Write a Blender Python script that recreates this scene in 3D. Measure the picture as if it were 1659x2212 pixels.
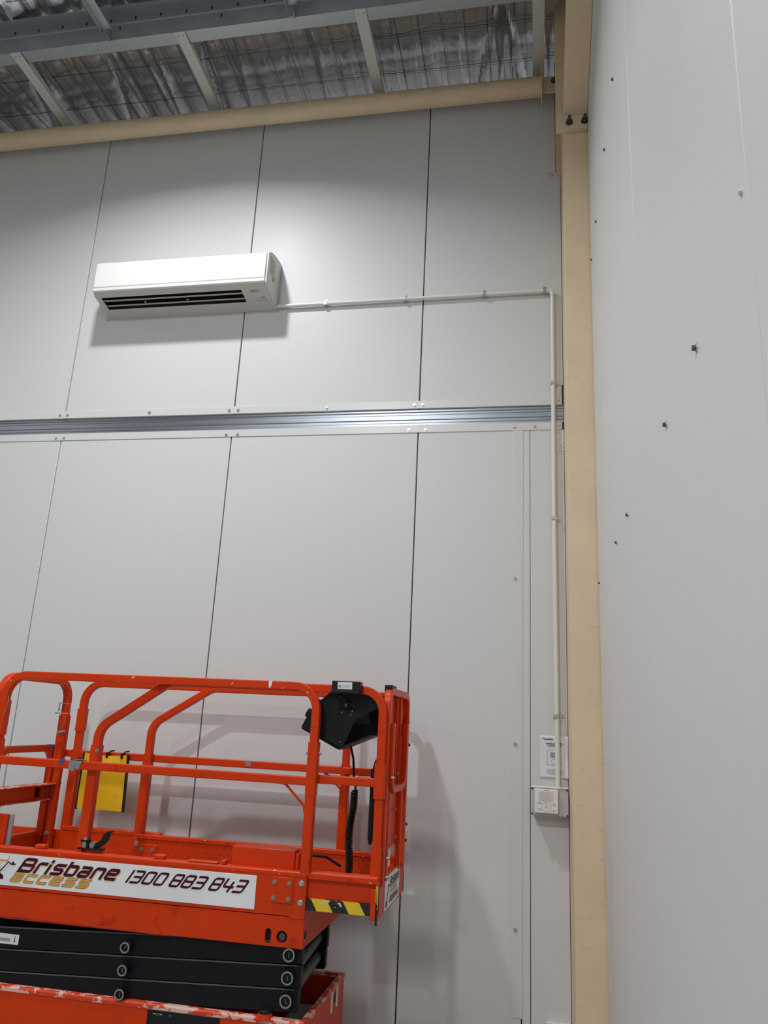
import bpy, bmesh, math, random
from mathutils import Vector, Matrix

for o in list(bpy.data.objects):
    bpy.data.objects.remove(o, do_unlink=True)
scene = bpy.context.scene
COL = scene.collection
random.seed(7)
PI = math.pi

# ------------------------------------------------------------------ camera
cam_data = bpy.data.cameras.new('camera')
cam = bpy.data.objects.new('camera', cam_data)
COL.objects.link(cam)
RT = Vector((0.98198, 0.18287, 0.04798))
UP = Vector((0.00302, -0.26870, 0.96322))
FW = Vector((-0.18903, 0.94571, 0.26441))
m = Matrix((RT, UP, -FW)).transposed().to_4x4()
m.translation = Vector((0.0, -4.4168, 1.7))
cam.matrix_world = m
cam_data.sensor_fit = 'HORIZONTAL'
cam_data.sensor_width = 36.0
cam_data.lens = 1695.24 / 1659.0 * 36.0
cam_data.clip_start = 0.02
scene.camera = cam

# ------------------------------------------------------------------ world, exposure, lamps
world = bpy.data.worlds.new('hall_air')
scene.world = world
world.use_nodes = True
world.node_tree.nodes['Background'].inputs[0].default_value = (0.9, 0.95, 1.0, 1)
world.node_tree.nodes['Background'].inputs[1].default_value = 0.02
scene.view_settings.view_transform = 'Standard'
scene.view_settings.look = 'None'
scene.view_settings.gamma = 1.0
scene.view_settings.use_curve_mapping = False
scene.view_settings.exposure = 0.03

LAMPS = [(-2.16, -1.64, 5.90), (-2.05, -5.9, 5.95), (-2.05, -10.0, 5.95),
         (-7.4, -1.78, 5.95), (-7.4, -5.9, 5.95), (-7.4, -10.0, 5.95), (-2.6, 2.7, 5.80)]  # last lamp is added, unseen behind the back wall, to brighten the foil
LAMP_POWER = [66, 155, 100, 60, 42, 42, 80]
LAMP_SPREAD = [144, 175, 178, 168, 162, 162, 170]


# ------------------------------------------------------------------ materials
def nodes_of(name):
    mt = bpy.data.materials.new(name)
    mt.use_nodes = True
    nt = mt.node_tree
    return mt, nt, nt.nodes['Principled BSDF'], nt.nodes, nt.links


def simple(name, col, rough=0.5, metal=0.0, bump=0.0, bscale=60.0, var=0.0, vscale=3.0, spec=0.5, coat=0.0):
    mt, nt, p, N, L = nodes_of(name)
    p.inputs['Base Color'].default_value = (*col, 1)
    p.inputs['Roughness'].default_value = rough
    p.inputs['Metallic'].default_value = metal
    p.inputs['Specular IOR Level'].default_value = spec
    if coat:
        p.inputs['Coat Weight'].default_value = coat
        p.inputs['Coat Roughness'].default_value = 0.15
    tc = N.new('ShaderNodeTexCoord')
    if var:
        nz = N.new('ShaderNodeTexNoise')
        nz.inputs['Scale'].default_value = vscale
        nz.inputs['Detail'].default_value = 5
        L.new(tc.outputs['Object'], nz.inputs['Vector'])
        mx = N.new('ShaderNodeMix')
        mx.data_type = 'RGBA'
        mx.inputs[6].default_value = (*[c * (1 - var) for c in col], 1)
        mx.inputs[7].default_value = (*[min(1, c * (1 + var)) for c in col], 1)
        L.new(nz.outputs['Fac'], mx.inputs[0])
        L.new(mx.outputs[2], p.inputs['Base Color'])
    if bump:
        nb = N.new('ShaderNodeTexNoise')
        nb.inputs['Scale'].default_value = bscale
        nb.inputs['Detail'].default_value = 3
        L.new(tc.outputs['Object'], nb.inputs['Vector'])
        bp = N.new('ShaderNodeBump')
        bp.inputs['Strength'].default_value = bump
        bp.inputs['Distance'].default_value = 0.01
        L.new(nb.outputs['Fac'], bp.inputs['Height'])
        L.new(bp.outputs['Normal'], p.inputs['Normal'])
    return mt


def painted(name, col, rough, chips, chip_thr, chip_col, scale=25.0, dirt_col=None, dirt_thr=0.62, dirt_scale=9.0, coat=0.0, spec=0.5):
    """Paint with worn flecks and scuffs that have shapes of their own."""
    mt, nt, p, N, L = nodes_of(name)
    p.inputs['Roughness'].default_value = rough
    p.inputs['Specular IOR Level'].default_value = spec
    if coat:
        p.inputs['Coat Weight'].default_value = coat
        p.inputs['Coat Roughness'].default_value = 0.25
    tc = N.new('ShaderNodeTexCoord')
    v = N.new('ShaderNodeTexNoise')
    v.inputs['Scale'].default_value = 4
    v.inputs['Detail'].default_value = 4
    L.new(tc.outputs['Object'], v.inputs['Vector'])
    base = N.new('ShaderNodeMix')
    base.data_type = 'RGBA'
    base.inputs[6].default_value = (*[c * 0.86 for c in col], 1)
    base.inputs[7].default_value = (*[min(1, c * 1.1) for c in col], 1)
    L.new(v.outputs['Fac'], base.inputs[0])
    last = base.outputs[2]

    def layer(last, sc, thr, c, soft, stretch=(1, 1, 1)):
        mp = N.new('ShaderNodeMapping')
        mp.inputs['Scale'].default_value = stretch
        L.new(tc.outputs['Object'], mp.inputs['Vector'])
        n = N.new('ShaderNodeTexNoise')
        n.inputs['Scale'].default_value = sc
        n.inputs['Detail'].default_value = 6
        n.inputs['Roughness'].default_value = 0.6
        L.new(mp.outputs[0], n.inputs['Vector'])
        r = N.new('ShaderNodeMapRange')
        r.inputs['From Min'].default_value = thr
        r.inputs['From Max'].default_value = thr + soft
        L.new(n.outputs['Fac'], r.inputs['Value'])
        mx = N.new('ShaderNodeMix')
        mx.data_type = 'RGBA'
        L.new(r.outputs[0], mx.inputs[0])
        L.new(last, mx.inputs[6])
        mx.inputs[7].default_value = (*c, 1)
        return mx.outputs[2]
    if dirt_col:
        last = layer(last, dirt_scale, dirt_thr, dirt_col, 0.14, (1, 1, 1.3))
    if chips:
        last = layer(last, scale, chip_thr, chip_col, 0.02, (0.7, 1, 1))
    L.new(last, p.inputs['Base Color'])
    return mt


def brushed(name, col, rough, stretch, strength, metal=1.0, lo=0.8):
    mt, nt, p, N, L = nodes_of(name)
    p.inputs['Metallic'].default_value = metal
    tc = N.new('ShaderNodeTexCoord')
    mp = N.new('ShaderNodeMapping')
    mp.inputs['Scale'].default_value = stretch
    L.new(tc.outputs['Object'], mp.inputs['Vector'])
    n = N.new('ShaderNodeTexNoise')
    n.inputs['Scale'].default_value = 1.0
    n.inputs['Detail'].default_value = 6
    L.new(mp.outputs[0], n.inputs['Vector'])
    rr = N.new('ShaderNodeMapRange')
    rr.inputs['To Min'].default_value = rough * 0.75
    rr.inputs['To Max'].default_value = rough * 1.3
    L.new(n.outputs['Fac'], rr.inputs['Value'])
    L.new(rr.outputs[0], p.inputs['Roughness'])
    mx = N.new('ShaderNodeMix')
    mx.data_type = 'RGBA'
    mx.inputs[6].default_value = (*[c * lo for c in col], 1)
    mx.inputs[7].default_value = (*col, 1)
    L.new(n.outputs['Fac'], mx.inputs[0])
    L.new(mx.outputs[2], p.inputs['Base Color'])
    bp = N.new('ShaderNodeBump')
    bp.inputs['Strength'].default_value = strength
    bp.inputs['Distance'].default_value = 0.002
    L.new(n.outputs['Fac'], bp.inputs['Height'])
    L.new(bp.outputs['Normal'], p.inputs['Normal'])
    return mt


def panel_paint():
    mt, nt, p, N, L = nodes_of('panel_paint')
    p.inputs['Base Color'].default_value = (0.70, 0.705, 0.70, 1)
    p.inputs['Specular IOR Level'].default_value = 0.30
    tc = N.new('ShaderNodeTexCoord')
    n = N.new('ShaderNodeTexNoise')
    n.inputs['Scale'].default_value = 1.3
    n.inputs['Detail'].default_value = 4
    L.new(tc.outputs['Object'], n.inputs['Vector'])
    rr = N.new('ShaderNodeMapRange')
    rr.inputs['From Min'].default_value = 0.3
    rr.inputs['From Max'].default_value = 0.7
    rr.inputs['To Min'].default_value = 0.37
    rr.inputs['To Max'].default_value = 0.45
    L.new(n.outputs['Fac'], rr.inputs['Value'])
    L.new(rr.outputs[0], p.inputs['Roughness'])
    n2 = N.new('ShaderNodeTexNoise')
    n2.inputs['Scale'].default_value = 260
    n2.inputs['Detail'].default_value = 2
    L.new(tc.outputs['Object'], n2.inputs['Vector'])
    n3 = N.new('ShaderNodeTexNoise')
    n3.inputs['Scale'].default_value = 3.5
    n3.inputs['Detail'].default_value = 3
    L.new(tc.outputs['Object'], n3.inputs['Vector'])
    ad = N.new('ShaderNodeMath')
    ad.operation = 'MULTIPLY_ADD'
    ad.inputs[1].default_value = 1.5
    L.new(n3.outputs['Fac'], ad.inputs[0])
    L.new(n2.outputs['Fac'], ad.inputs[2])
    bp = N.new('ShaderNodeBump')
    bp.inputs['Strength'].default_value = 0.025
    bp.inputs['Distance'].default_value = 0.004
    L.new(ad.outputs[0], bp.inputs['Height'])
    L.new(bp.outputs['Normal'], p.inputs['Normal'])
    return mt


def warning_stripes():
    mt, nt, p, N, L = nodes_of('warning_stripes')
    p.inputs['Roughness'].default_value = 0.4
    tc = N.new('ShaderNodeTexCoord')
    sp = N.new('ShaderNodeSeparateXYZ')
    L.new(tc.outputs['Object'], sp.inputs[0])
    a = N.new('ShaderNodeMath'); a.operation = 'MULTIPLY_ADD'
    a.inputs[1].default_value = 0.62
    L.new(sp.outputs['Z'], a.inputs[0]); L.new(sp.outputs['X'], a.inputs[2])
    ay = N.new('ShaderNodeMath'); ay.operation = 'ADD'
    L.new(a.outputs[0], ay.inputs[0]); L.new(sp.outputs['Y'], ay.inputs[1])
    b = N.new('ShaderNodeMath'); b.operation = 'MULTIPLY_ADD'
    b.inputs[1].default_value = 1 / 0.139; b.inputs[2].default_value = 0.21
    L.new(ay.outputs[0], b.inputs[0])
    c = N.new('ShaderNodeMath'); c.operation = 'FRACT'
    L.new(b.outputs[0], c.inputs[0])
    d = N.new('ShaderNodeMath'); d.operation = 'GREATER_THAN'; d.inputs[1].default_value = 0.5
    L.new(c.outputs[0], d.inputs[0])
    mx = N.new('ShaderNodeMix'); mx.data_type = 'RGBA'
    mx.inputs[6].default_value = (0.012, 0.012, 0.012, 1)
    mx.inputs[7].default_value = (0.75, 0.55, 0.02, 1)
    L.new(d.outputs[0], mx.inputs[0])
    n = N.new('ShaderNodeTexNoise'); n.inputs['Scale'].default_value = 38; n.inputs['Detail'].default_value = 5
    L.new(tc.outputs['Object'], n.inputs['Vector'])
    r = N.new('ShaderNodeMapRange'); r.inputs['From Min'].default_value = 0.66; r.inputs['From Max'].default_value = 0.68
    L.new(n.outputs['Fac'], r.inputs['Value'])
    m2 = N.new('ShaderNodeMix'); m2.data_type = 'RGBA'
    L.new(r.outputs[0], m2.inputs[0]); L.new(mx.outputs[2], m2.inputs[6])
    m2.inputs[7].default_value = (0.62, 0.58, 0.52, 1)
    L.new(m2.outputs[2], p.inputs['Base Color'])
    return mt


M = {}
M['panel'] = panel_paint()
M['flash'] = simple('flashing_paint', (0.70, 0.702, 0.695), 0.3)
M['dark'] = simple('dark_gap', (0.02, 0.02, 0.022), 0.8)
M['gap'] = simple('panel_joint', (0.12, 0.12, 0.12), 0.7)
M['galv'] = brushed('galvanised_steel', (0.56, 0.59, 0.60), 0.42, (38, 60, 60), 0.12, 0.75, 0.72)
M['galvweb'] = brushed('galvanised_shaded', (0.44, 0.49, 0.53), 0.45, (22, 40, 40), 0.12, 0.7, 0.75)  # darker copy of the galvanised steel, the web's shade put into the colour
M['girt'] = brushed('bright_girt_steel', (0.40, 0.43, 0.48), 0.32, (1.2, 40, 130), 0.35, 1.0, 0.72)
M['beige'] = painted('beige_steel_paint', (0.80, 0.63, 0.425), 0.5, True, 0.80, (0.26, 0.18, 0.12), 48, (0.71, 0.555, 0.37), 0.58, 24)
M['strap'] = simple('pale_strap_paint', (0.62, 0.63, 0.58), 0.45)
M['bolt'] = simple('dark_bolt_steel', (0.10, 0.11, 0.12), 0.4, 0.7)
M['zinc'] = simple('zinc_screw', (0.55, 0.55, 0.54), 0.32, 0.85)
M['foil'] = None
M['wire'] = simple('mesh_wire', (0.06, 0.06, 0.065), 0.5, 0.4)
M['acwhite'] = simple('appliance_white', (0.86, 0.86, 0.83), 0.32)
M['acshade'] = simple('appliance_white_shaded', (0.64, 0.62, 0.575), 0.38)  # same plastic as the front, darkened: shade of underside and sides in the colour
M['acgrey'] = simple('appliance_grey_print', (0.30, 0.31, 0.30), 0.5)
M['pvc'] = simple('white_conduit', (0.80, 0.79, 0.75), 0.3)
M['plate'] = simple('grey_back_plate', (0.52, 0.53, 0.53), 0.4)
M['paper'] = simple('printed_paper', (0.80, 0.80, 0.83), 0.6, bump=0.15, bscale=18)
M['ink'] = simple('black_ink', (0.03, 0.03, 0.035), 0.6)
M['inkgrey'] = simple('grey_ink', (0.33, 0.33, 0.35), 0.6)
M['lcd'] = simple('screen_film', (0.72, 0.68, 0.71), 0.25)
M['pink'] = simple('faded_red_print', (0.66, 0.46, 0.50), 0.5)
ORANGE = (0.66, 0.042, 0.0005)
M['orange'] = painted('orange_machine_paint', ORANGE, 0.36, True, 0.745, (0.72, 0.50, 0.42), 62, (0.42, 0.022, 0.002), 0.60, 9, 0.0, 0.28)
M['orangeworn'] = painted('worn_orange_paint', ORANGE, 0.40, True, 0.672, (0.70, 0.42, 0.36), 52, (0.20, 0.02, 0.008), 0.63, 16, 0.0, 0.3)
M['orangerim'] = painted('scraped_orange_paint', (0.64, 0.05, 0.01), 0.45, True, 0.505, (0.72, 0.44, 0.38), 24, (0.20, 0.07, 0.05), 0.62, 18, 0.0, 0.4)
M['orangelip'] = painted('grimy_orange_paint', (0.42, 0.030, 0.004), 0.5, True, 0.60, (0.05, 0.025, 0.02), 40, (0.14, 0.02, 0.01), 0.5, 30, 0.0, 0.3)
M['arm'] = simple('charcoal_arm_paint', (0.010, 0.0105, 0.014), 0.38, var=0.25, vscale=6, spec=0.16)
M['armedge'] = simple('worn_arm_edge', (0.10, 0.10, 0.11), 0.4)
M['pin'] = simple('pin_steel', (0.30, 0.29, 0.25), 0.42, 0.5)
M['black'] = simple('black_plastic', (0.009, 0.009, 0.010), 0.42, spec=0.3)
M['ctrl'] = painted('black_box_paint', (0.009, 0.009, 0.011), 0.45, True, 0.76, (0.12, 0.12, 0.13), 60, spec=0.25)
M['signwhite'] = painted('sign_white', (0.84, 0.845, 0.87), 0.35, True, 0.74, (0.34, 0.34, 0.36), 26)
M['maroon'] = simple('maroon_print', (0.060, 0.003, 0.016), 0.45, spec=0.25)
M['gold'] = simple('gold_print', (0.72, 0.36, 0.045), 0.4)
M['tan'] = simple('tan_print', (0.72, 0.50, 0.26), 0.4)
M['tanmuted'] = simple('muted_tan_print', (0.50, 0.38, 0.25), 0.45)
M['yellow'] = painted('yellow_vinyl', (0.86, 0.49, 0.002), 0.55, True, 0.70, (0.42, 0.30, 0.02), 16, (0.60, 0.38, 0.008), 0.56, 9)
M['yellowtag'] = simple('yellow_tag', (0.65, 0.40, 0.01), 0.5)
M['tape'] = simple('grey_duct_tape', (0.24, 0.25, 0.26), 0.45, bump=0.3, bscale=40)
M['blue'] = simple('blue_tape', (0.015, 0.09, 0.42), 0.5)
M['greyplas'] = simple('grey_plastic', (0.36, 0.36, 0.35), 0.45)
M['stripes'] = warning_stripes()
M['concrete'] = simple('concrete_floor', (0.31, 0.305, 0.29), 0.5, var=0.15, vscale=2)
M['hallwall'] = simple('hall_wall_paint', (0.62, 0.62, 0.60), 0.5)
M['lamp_body'] = simple('lamp_housing', (0.10, 0.10, 0.11), 0.5, 0.5)
M['tyre'] = simple('tyre_rubber', (0.05, 0.05, 0.05), 0.7)


def foil_mat():
    mt, nt, p, N, L = nodes_of('foil_insulation')
    p.inputs['Metallic'].default_value = 1.0
    p.inputs['Base Color'].default_value = (0.74, 0.745, 0.76, 1)
    p.inputs['Roughness'].default_value = 0.22
    tc = N.new('ShaderNodeTexCoord')
    mp = N.new('ShaderNodeMapping')
    mp.inputs['Scale'].default_value = (26, 3.0, 3)
    L.new(tc.outputs['Object'], mp.inputs['Vector'])
    n = N.new('ShaderNodeTexNoise')
    n.inputs['Scale'].default_value = 1
    n.inputs['Detail'].default_value = 6
    n.inputs['Distortion'].default_value = 0.6
    L.new(mp.outputs[0], n.inputs['Vector'])
    v = N.new('ShaderNodeTexVoronoi')
    v.inputs['Scale'].default_value = 26
    L.new(tc.outputs['Object'], v.inputs['Vector'])
    ad = N.new('ShaderNodeMath'); ad.operation = 'MULTIPLY_ADD'; ad.inputs[1].default_value = 0.10
    L.new(v.outputs['Distance'], ad.inputs[0]); L.new(n.outputs['Fac'], ad.inputs[2])
    bp = N.new('ShaderNodeBump')
    bp.inputs['Strength'].default_value = 0.5
    bp.inputs['Distance'].default_value = 0.012
    L.new(ad.outputs[0], bp.inputs['Height'])
    L.new(bp.outputs['Normal'], p.inputs['Normal'])
    return mt


M['foil'] = foil_mat()


# ------------------------------------------------------------------ mesh helpers
class MB:
    def __init__(s):
        s.v, s.f, s.mi = [], [], []

    def add(s, verts, faces, mi=0):
        b = len(s.v)
        s.v += [tuple(p) for p in verts]
        for f in faces:
            s.f.append([b + i for i in f])
            s.mi.append(mi)
        return s

    def box(s, x0, x1, y0, y1, z0, z1, mi=0):
        if x0 > x1: x0, x1 = x1, x0
        if y0 > y1: y0, y1 = y1, y0
        if z0 > z1: z0, z1 = z1, z0
        v = [(x0, y0, z0), (x1, y0, z0), (x1, y1, z0), (x0, y1, z0), (x0, y0, z1), (x1, y0, z1), (x1, y1, z1), (x0, y1, z1)]
        return s.add(v, [(0, 3, 2, 1), (4, 5, 6, 7), (0, 1, 5, 4), (1, 2, 6, 5), (2, 3, 7, 6), (3, 0, 4, 7)], mi)

    def prism(s, poly, axis, a, b, mi=0):
        """poly of 2-d points swept between a and b; axis 'x' -> (y,z), 'y' -> (x,z), 'z' -> (x,y)."""
        def P(q, t):
            return {'x': (t, q[0], q[1]), 'y': (q[0], t, q[1]), 'z': (q[0], q[1], t)}[axis]
        n = len(poly)
        v = [P(q, a) for q in poly] + [P(q, b) for q in poly]
        f = [tuple(range(n)), tuple(range(2 * n - 1, n - 1, -1))]
        f += [(i, i + n, (i + 1) % n + n, (i + 1) % n) for i in range(n)]
        return s.add(v, f, mi)

    def cyl(s, p0, p1, r0, r1=None, n=16, mi=0, caps=True):
        r1 = r0 if r1 is None else r1
        p0, p1 = Vector(p0), Vector(p1)
        d = (p1 - p0).normalized()
        a = d.orthogonal().normalized()
        b = d.cross(a)
        v = []
        for c, r in ((p0, r0), (p1, r1)):
            for i in range(n):
                t = 2 * PI * i / n
                v.append(c + a * math.cos(t) * r + b * math.sin(t) * r)
        f = [(i, (i + 1) % n, (i + 1) % n + n, i + n) for i in range(n)]
        if caps:
            f += [tuple(range(n - 1, -1, -1)), tuple(range(n, 2 * n))]
        return s.add(v, f, mi)

    def ring(s, c, axis, r_in, r_out, h, n=24, mi=0):
        c = Vector(c); d = Vector(axis).normalized(); a = d.orthogonal().normalized(); b = d.cross(a)
        v = []
        for rr, hh in ((r_out, 0), (r_out, h), (r_in, h), (r_in, 0)):
            for i in range(n):
                t = 2 * PI * i / n
                v.append(c + a * math.cos(t) * rr + b * math.sin(t) * rr + d * hh)
        f = []
        for k in range(4):
            for i in range(n):
                f.append((k * n + i, k * n + (i + 1) % n, ((k + 1) % 4) * n + (i + 1) % n, ((k + 1) % 4) * n + i))
        return s.add(v, f, mi)

    def sweep(s, path, nrm, a, b, cr=0.006, mi=0, round_=False, n=12):
        path = [Vector(p) for p in path]
        nrm = Vector(nrm).normalized()
        if round_:
            sec = [(a * math.cos(2 * PI * i / n), b * math.sin(2 * PI * i / n)) for i in range(n)]
        else:
            sec = []
            for cx, cy, t0 in ((a - cr, b - cr, 0), (-a + cr, b - cr, PI / 2), (-a + cr, -b + cr, PI), (a - cr, -b + cr, 1.5 * PI)):
                for k in range(3):
                    t = t0 + k * PI / 4
                    sec.append((cx + cr * math.cos(t), cy + cr * math.sin(t)))
        n = len(sec)
        v, f = [], []
        for i, p in enumerate(path):
            t = Vector((0, 0, 0))
            if i > 0: t += (p - path[i - 1]).normalized()
            if i < len(path) - 1: t += (path[i + 1] - p).normalized()
            t.normalize()
            sd = nrm.cross(t).normalized()
            for (u, w) in sec:
                v.append(p + sd * u + nrm * w)
        for i in range(len(path) - 1):
            for k in range(n):
                f.append((i * n + k, i * n + (k + 1) % n, (i + 1) * n + (k + 1) % n, (i + 1) * n + k))
        f.append(tuple(range(n - 1, -1, -1)))
        f.append(tuple(range((len(path) - 1) * n, len(path) * n)))
        return s.add(v, f, mi)

    def tube(s, pts, r, n=8, mi=0):
        """round tube along an arbitrary 3-d polyline (parallel transport)."""
        pts = [Vector(p) for p in pts]
        t0 = (pts[1] - pts[0]).normalized()
        a = t0.orthogonal().normalized()
        v, f = [], []
        for i, p in enumerate(pts):
            t = Vector((0, 0, 0))
            if i > 0: t += (p - pts[i - 1]).normalized()
            if i < len(pts) - 1: t += (pts[i + 1] - p).normalized()
            t.normalize()
            a = (a - t * a.dot(t)).normalized()
            b = t.cross(a)
            for k in range(n):
                an = 2 * PI * k / n
                v.append(p + a * math.cos(an) * r + b * math.sin(an) * r)
        for i in range(len(pts) - 1):
            for k in range(n):
                f.append((i * n + k, i * n + (k + 1) % n, (i + 1) * n + (k + 1) % n, (i + 1) * n + k))
        f.append(tuple(range(n - 1, -1, -1)))
        f.append(tuple(range((len(pts) - 1) * n, len(pts) * n)))
        return s.add(v, f, mi)

    def mesh(s, name, mats, off=(0, 0, 0), smooth=True):
        me = bpy.data.meshes.new(name)
        ox, oy, oz = off
        me.from_pydata([(x - ox, y - oy, z - oz) for x, y, z in s.v], [], s.f)
        for mt in (mats if isinstance(mats, (list, tuple)) else [mats]):
            me.materials.append(M[mt])
        me.polygons.foreach_set('material_index', s.mi)
        bm = bmesh.new(); bm.from_mesh(me)
        bmesh.ops.recalc_face_normals(bm, faces=bm.faces)
        bm.to_mesh(me); bm.free()
        if smooth:
            me.shade_smooth()
            me.set_sharp_from_angle(angle=math.radians(32))
        me.update()
        return me

    def build(s, name, mats, parent=None, bevel=0.0, smooth=True, segs=2):
        off = ORIGIN.get(parent.name, (0, 0, 0)) if parent else (0, 0, 0)
        o = bpy.data.objects.new(name, s.mesh(name, mats, off, smooth))
        COL.objects.link(o)
        if parent:
            o.parent = parent
            ORIGIN[o.name] = off
        if bevel:
            md = o.modifiers.new('edge', 'BEVEL')
            md.width = bevel; md.segments = segs; md.limit_method = 'ANGLE'; md.angle_limit = math.radians(40)
            md.harden_normals = False
        return o


ORIGIN = {}


def thing(name, loc, label, cat, group=None):
    o = bpy.data.objects.new(name, None)
    COL.objects.link(o)
    o.location = loc
    o.empty_display_size = 0.1
    ORIGIN[o.name] = tuple(loc)
    o['label'] = label; o['category'] = cat
    if group: o['group'] = group
    return o


def tag(o, label, cat, group=None):
    o['label'] = label; o['category'] = cat
    if group: o['group'] = group
    return o


def struct(name, mb, mats, bevel=0.0):
    o = mb.build(name, mats, None, bevel)
    o['kind'] = 'structure'
    return o


def inst(name, me, parent, loc, rot=None):
    o = bpy.data.objects.new(name, me)
    COL.objects.link(o)
    off = ORIGIN.get(parent.name, (0, 0, 0))
    o.parent = parent
    o.location = (loc[0] - off[0], loc[1] - off[1], loc[2] - off[2])
    if rot: o.rotation_euler = rot
    ORIGIN[o.name] = off
    return o


def roundpath(pts, r, n=7):
    pts = [Vector(p) for p in pts]
    out = [pts[0]]
    for i in range(1, len(pts) - 1):
        p, a, b = pts[i], pts[i - 1], pts[i + 1]
        u, w = (a - p).normalized(), (b - p).normalized()
        ang = u.angle(w)
        d = min(r / math.tan(ang / 2), (a - p).length * 0.49, (b - p).length * 0.49)
        rr = d * math.tan(ang / 2)
        c = p + (u + w).normalized() * (rr / math.sin(ang / 2))
        s0, s1 = (p + u * d) - c, (p + w * d) - c
        tot = s0.angle(s1)
        ax = s0.cross(s1).normalized()
        for k in range(n + 1):
            out.append(c + Matrix.Rotation(tot * k / n, 3, ax) @ s0)
    out.append(pts[-1])
    return out


def cut(o, mb, mats):
    """cut a real opening into a mesh object (applied at once, no cutter is left)."""
    c = bpy.data.objects.new('cutter', mb.mesh('cutter', mats, ORIGIN.get(o.name, (0, 0, 0))))
    COL.objects.link(c)
    c.parent = o.parent
    c.matrix_parent_inverse = o.matrix_parent_inverse
    md = o.modifiers.new('cut', 'BOOLEAN')
    md.object = c; md.operation = 'DIFFERENCE'; md.solver = 'EXACT'
    bpy.context.view_layer.update()
    dg = bpy.context.evaluated_depsgraph_get()
    me = bpy.data.meshes.new_from_object(o.evaluated_get(dg))
    me.shade_flat()
    o.modifiers.clear()
    o.data = me
    bpy.data.objects.remove(c, do_unlink=True)


def text_mb(body, size, origin, xdir, ydir, depth=0.0004, shear=0.0, bold=0.0, align='LEFT', sx=1.0):
    cu = bpy.data.curves.new('lettering_curve', 'FONT')
    cu.body = body; cu.size = size; cu.shear = shear; cu.offset = bold; cu.extrude = depth; cu.align_x = align
    cu.resolution_u = 3
    ob = bpy.data.objects.new('lettering_tmp', cu)
    COL.objects.link(ob)
    bpy.context.view_layer.update()
    dg = bpy.context.evaluated_depsgraph_get()
    me = bpy.data.meshes.new_from_object(ob.evaluated_get(dg))
    O, X, Y = Vector(origin), Vector(xdir).normalized(), Vector(ydir).normalized()
    Zn = X.cross(Y)
    mb = MB()
    mb.add([O + X * v.co.x * sx + Y * v.co.y + Zn * v.co.z for v in me.vertices], [tuple(p.vertices) for p in me.polygons])
    bpy.data.objects.remove(ob, do_unlink=True)
    bpy.data.curves.remove(cu)
    bpy.data.meshes.remove(me)
    return mb


GL = {
    'B': (0.80, [[(0, 0), (0, 1), (.74, 1), (.74, .52), (0, .52)], [(.6, .52), (.80, .52), (.80, 0), (0, 0)]]),
    'r': (0.46, [[(0, 0), (0, .74), (.46, .74)]]),
    'i': (0.06, [[(0, 0), (0, .64)], [(0, .97), (0, 1.0)]]),
    's': (0.60, [[(.60, .74), (.02, .74), (.02, .38), (.60, .38), (.60, 0), (0, 0)]]),
    'b': (0.60, [[(0, 1), (0, 0), (.60, 0), (.60, .74), (0, .74)]]),
    'a': (0.60, [[(.04, .74), (.60, .74), (.60, 0), (0, 0), (0, .38), (.6, .38)]]),
    'n': (0.60, [[(0, 0), (0, .74), (.60, .74), (.60, 0)]]),
    'e': (0.60, [[(.60, 0), (0, 0), (0, .74), (.60, .74), (.60, .38), (0, .38)]]),
    'c': (0.56, [[(.56, 0), (0, 0), (0, .74), (.56, .74)]]),
    '1': (0.02, [[(0, 0), (0, 1)]]),
    '3': (0.60, [[(0, 1), (.60, 1), (.60, 0), (0, 0)], [(.08, .5), (.60, .5)]]),
    '0': (0.62, [[(.3, 0), (0, 0), (0, 1), (.62, 1), (.62, 0), (.3, 0)]]),
    '8': (0.62, [[(.3, 0), (0, 0), (0, 1), (.62, 1), (.62, 0), (.3, 0)], [(0, .5), (.62, .5)]]),
    '4': (0.62, [[(0, 1), (0, .36), (.66, .36)], [(.50, .75), (.50, 0)]]),
}


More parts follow.
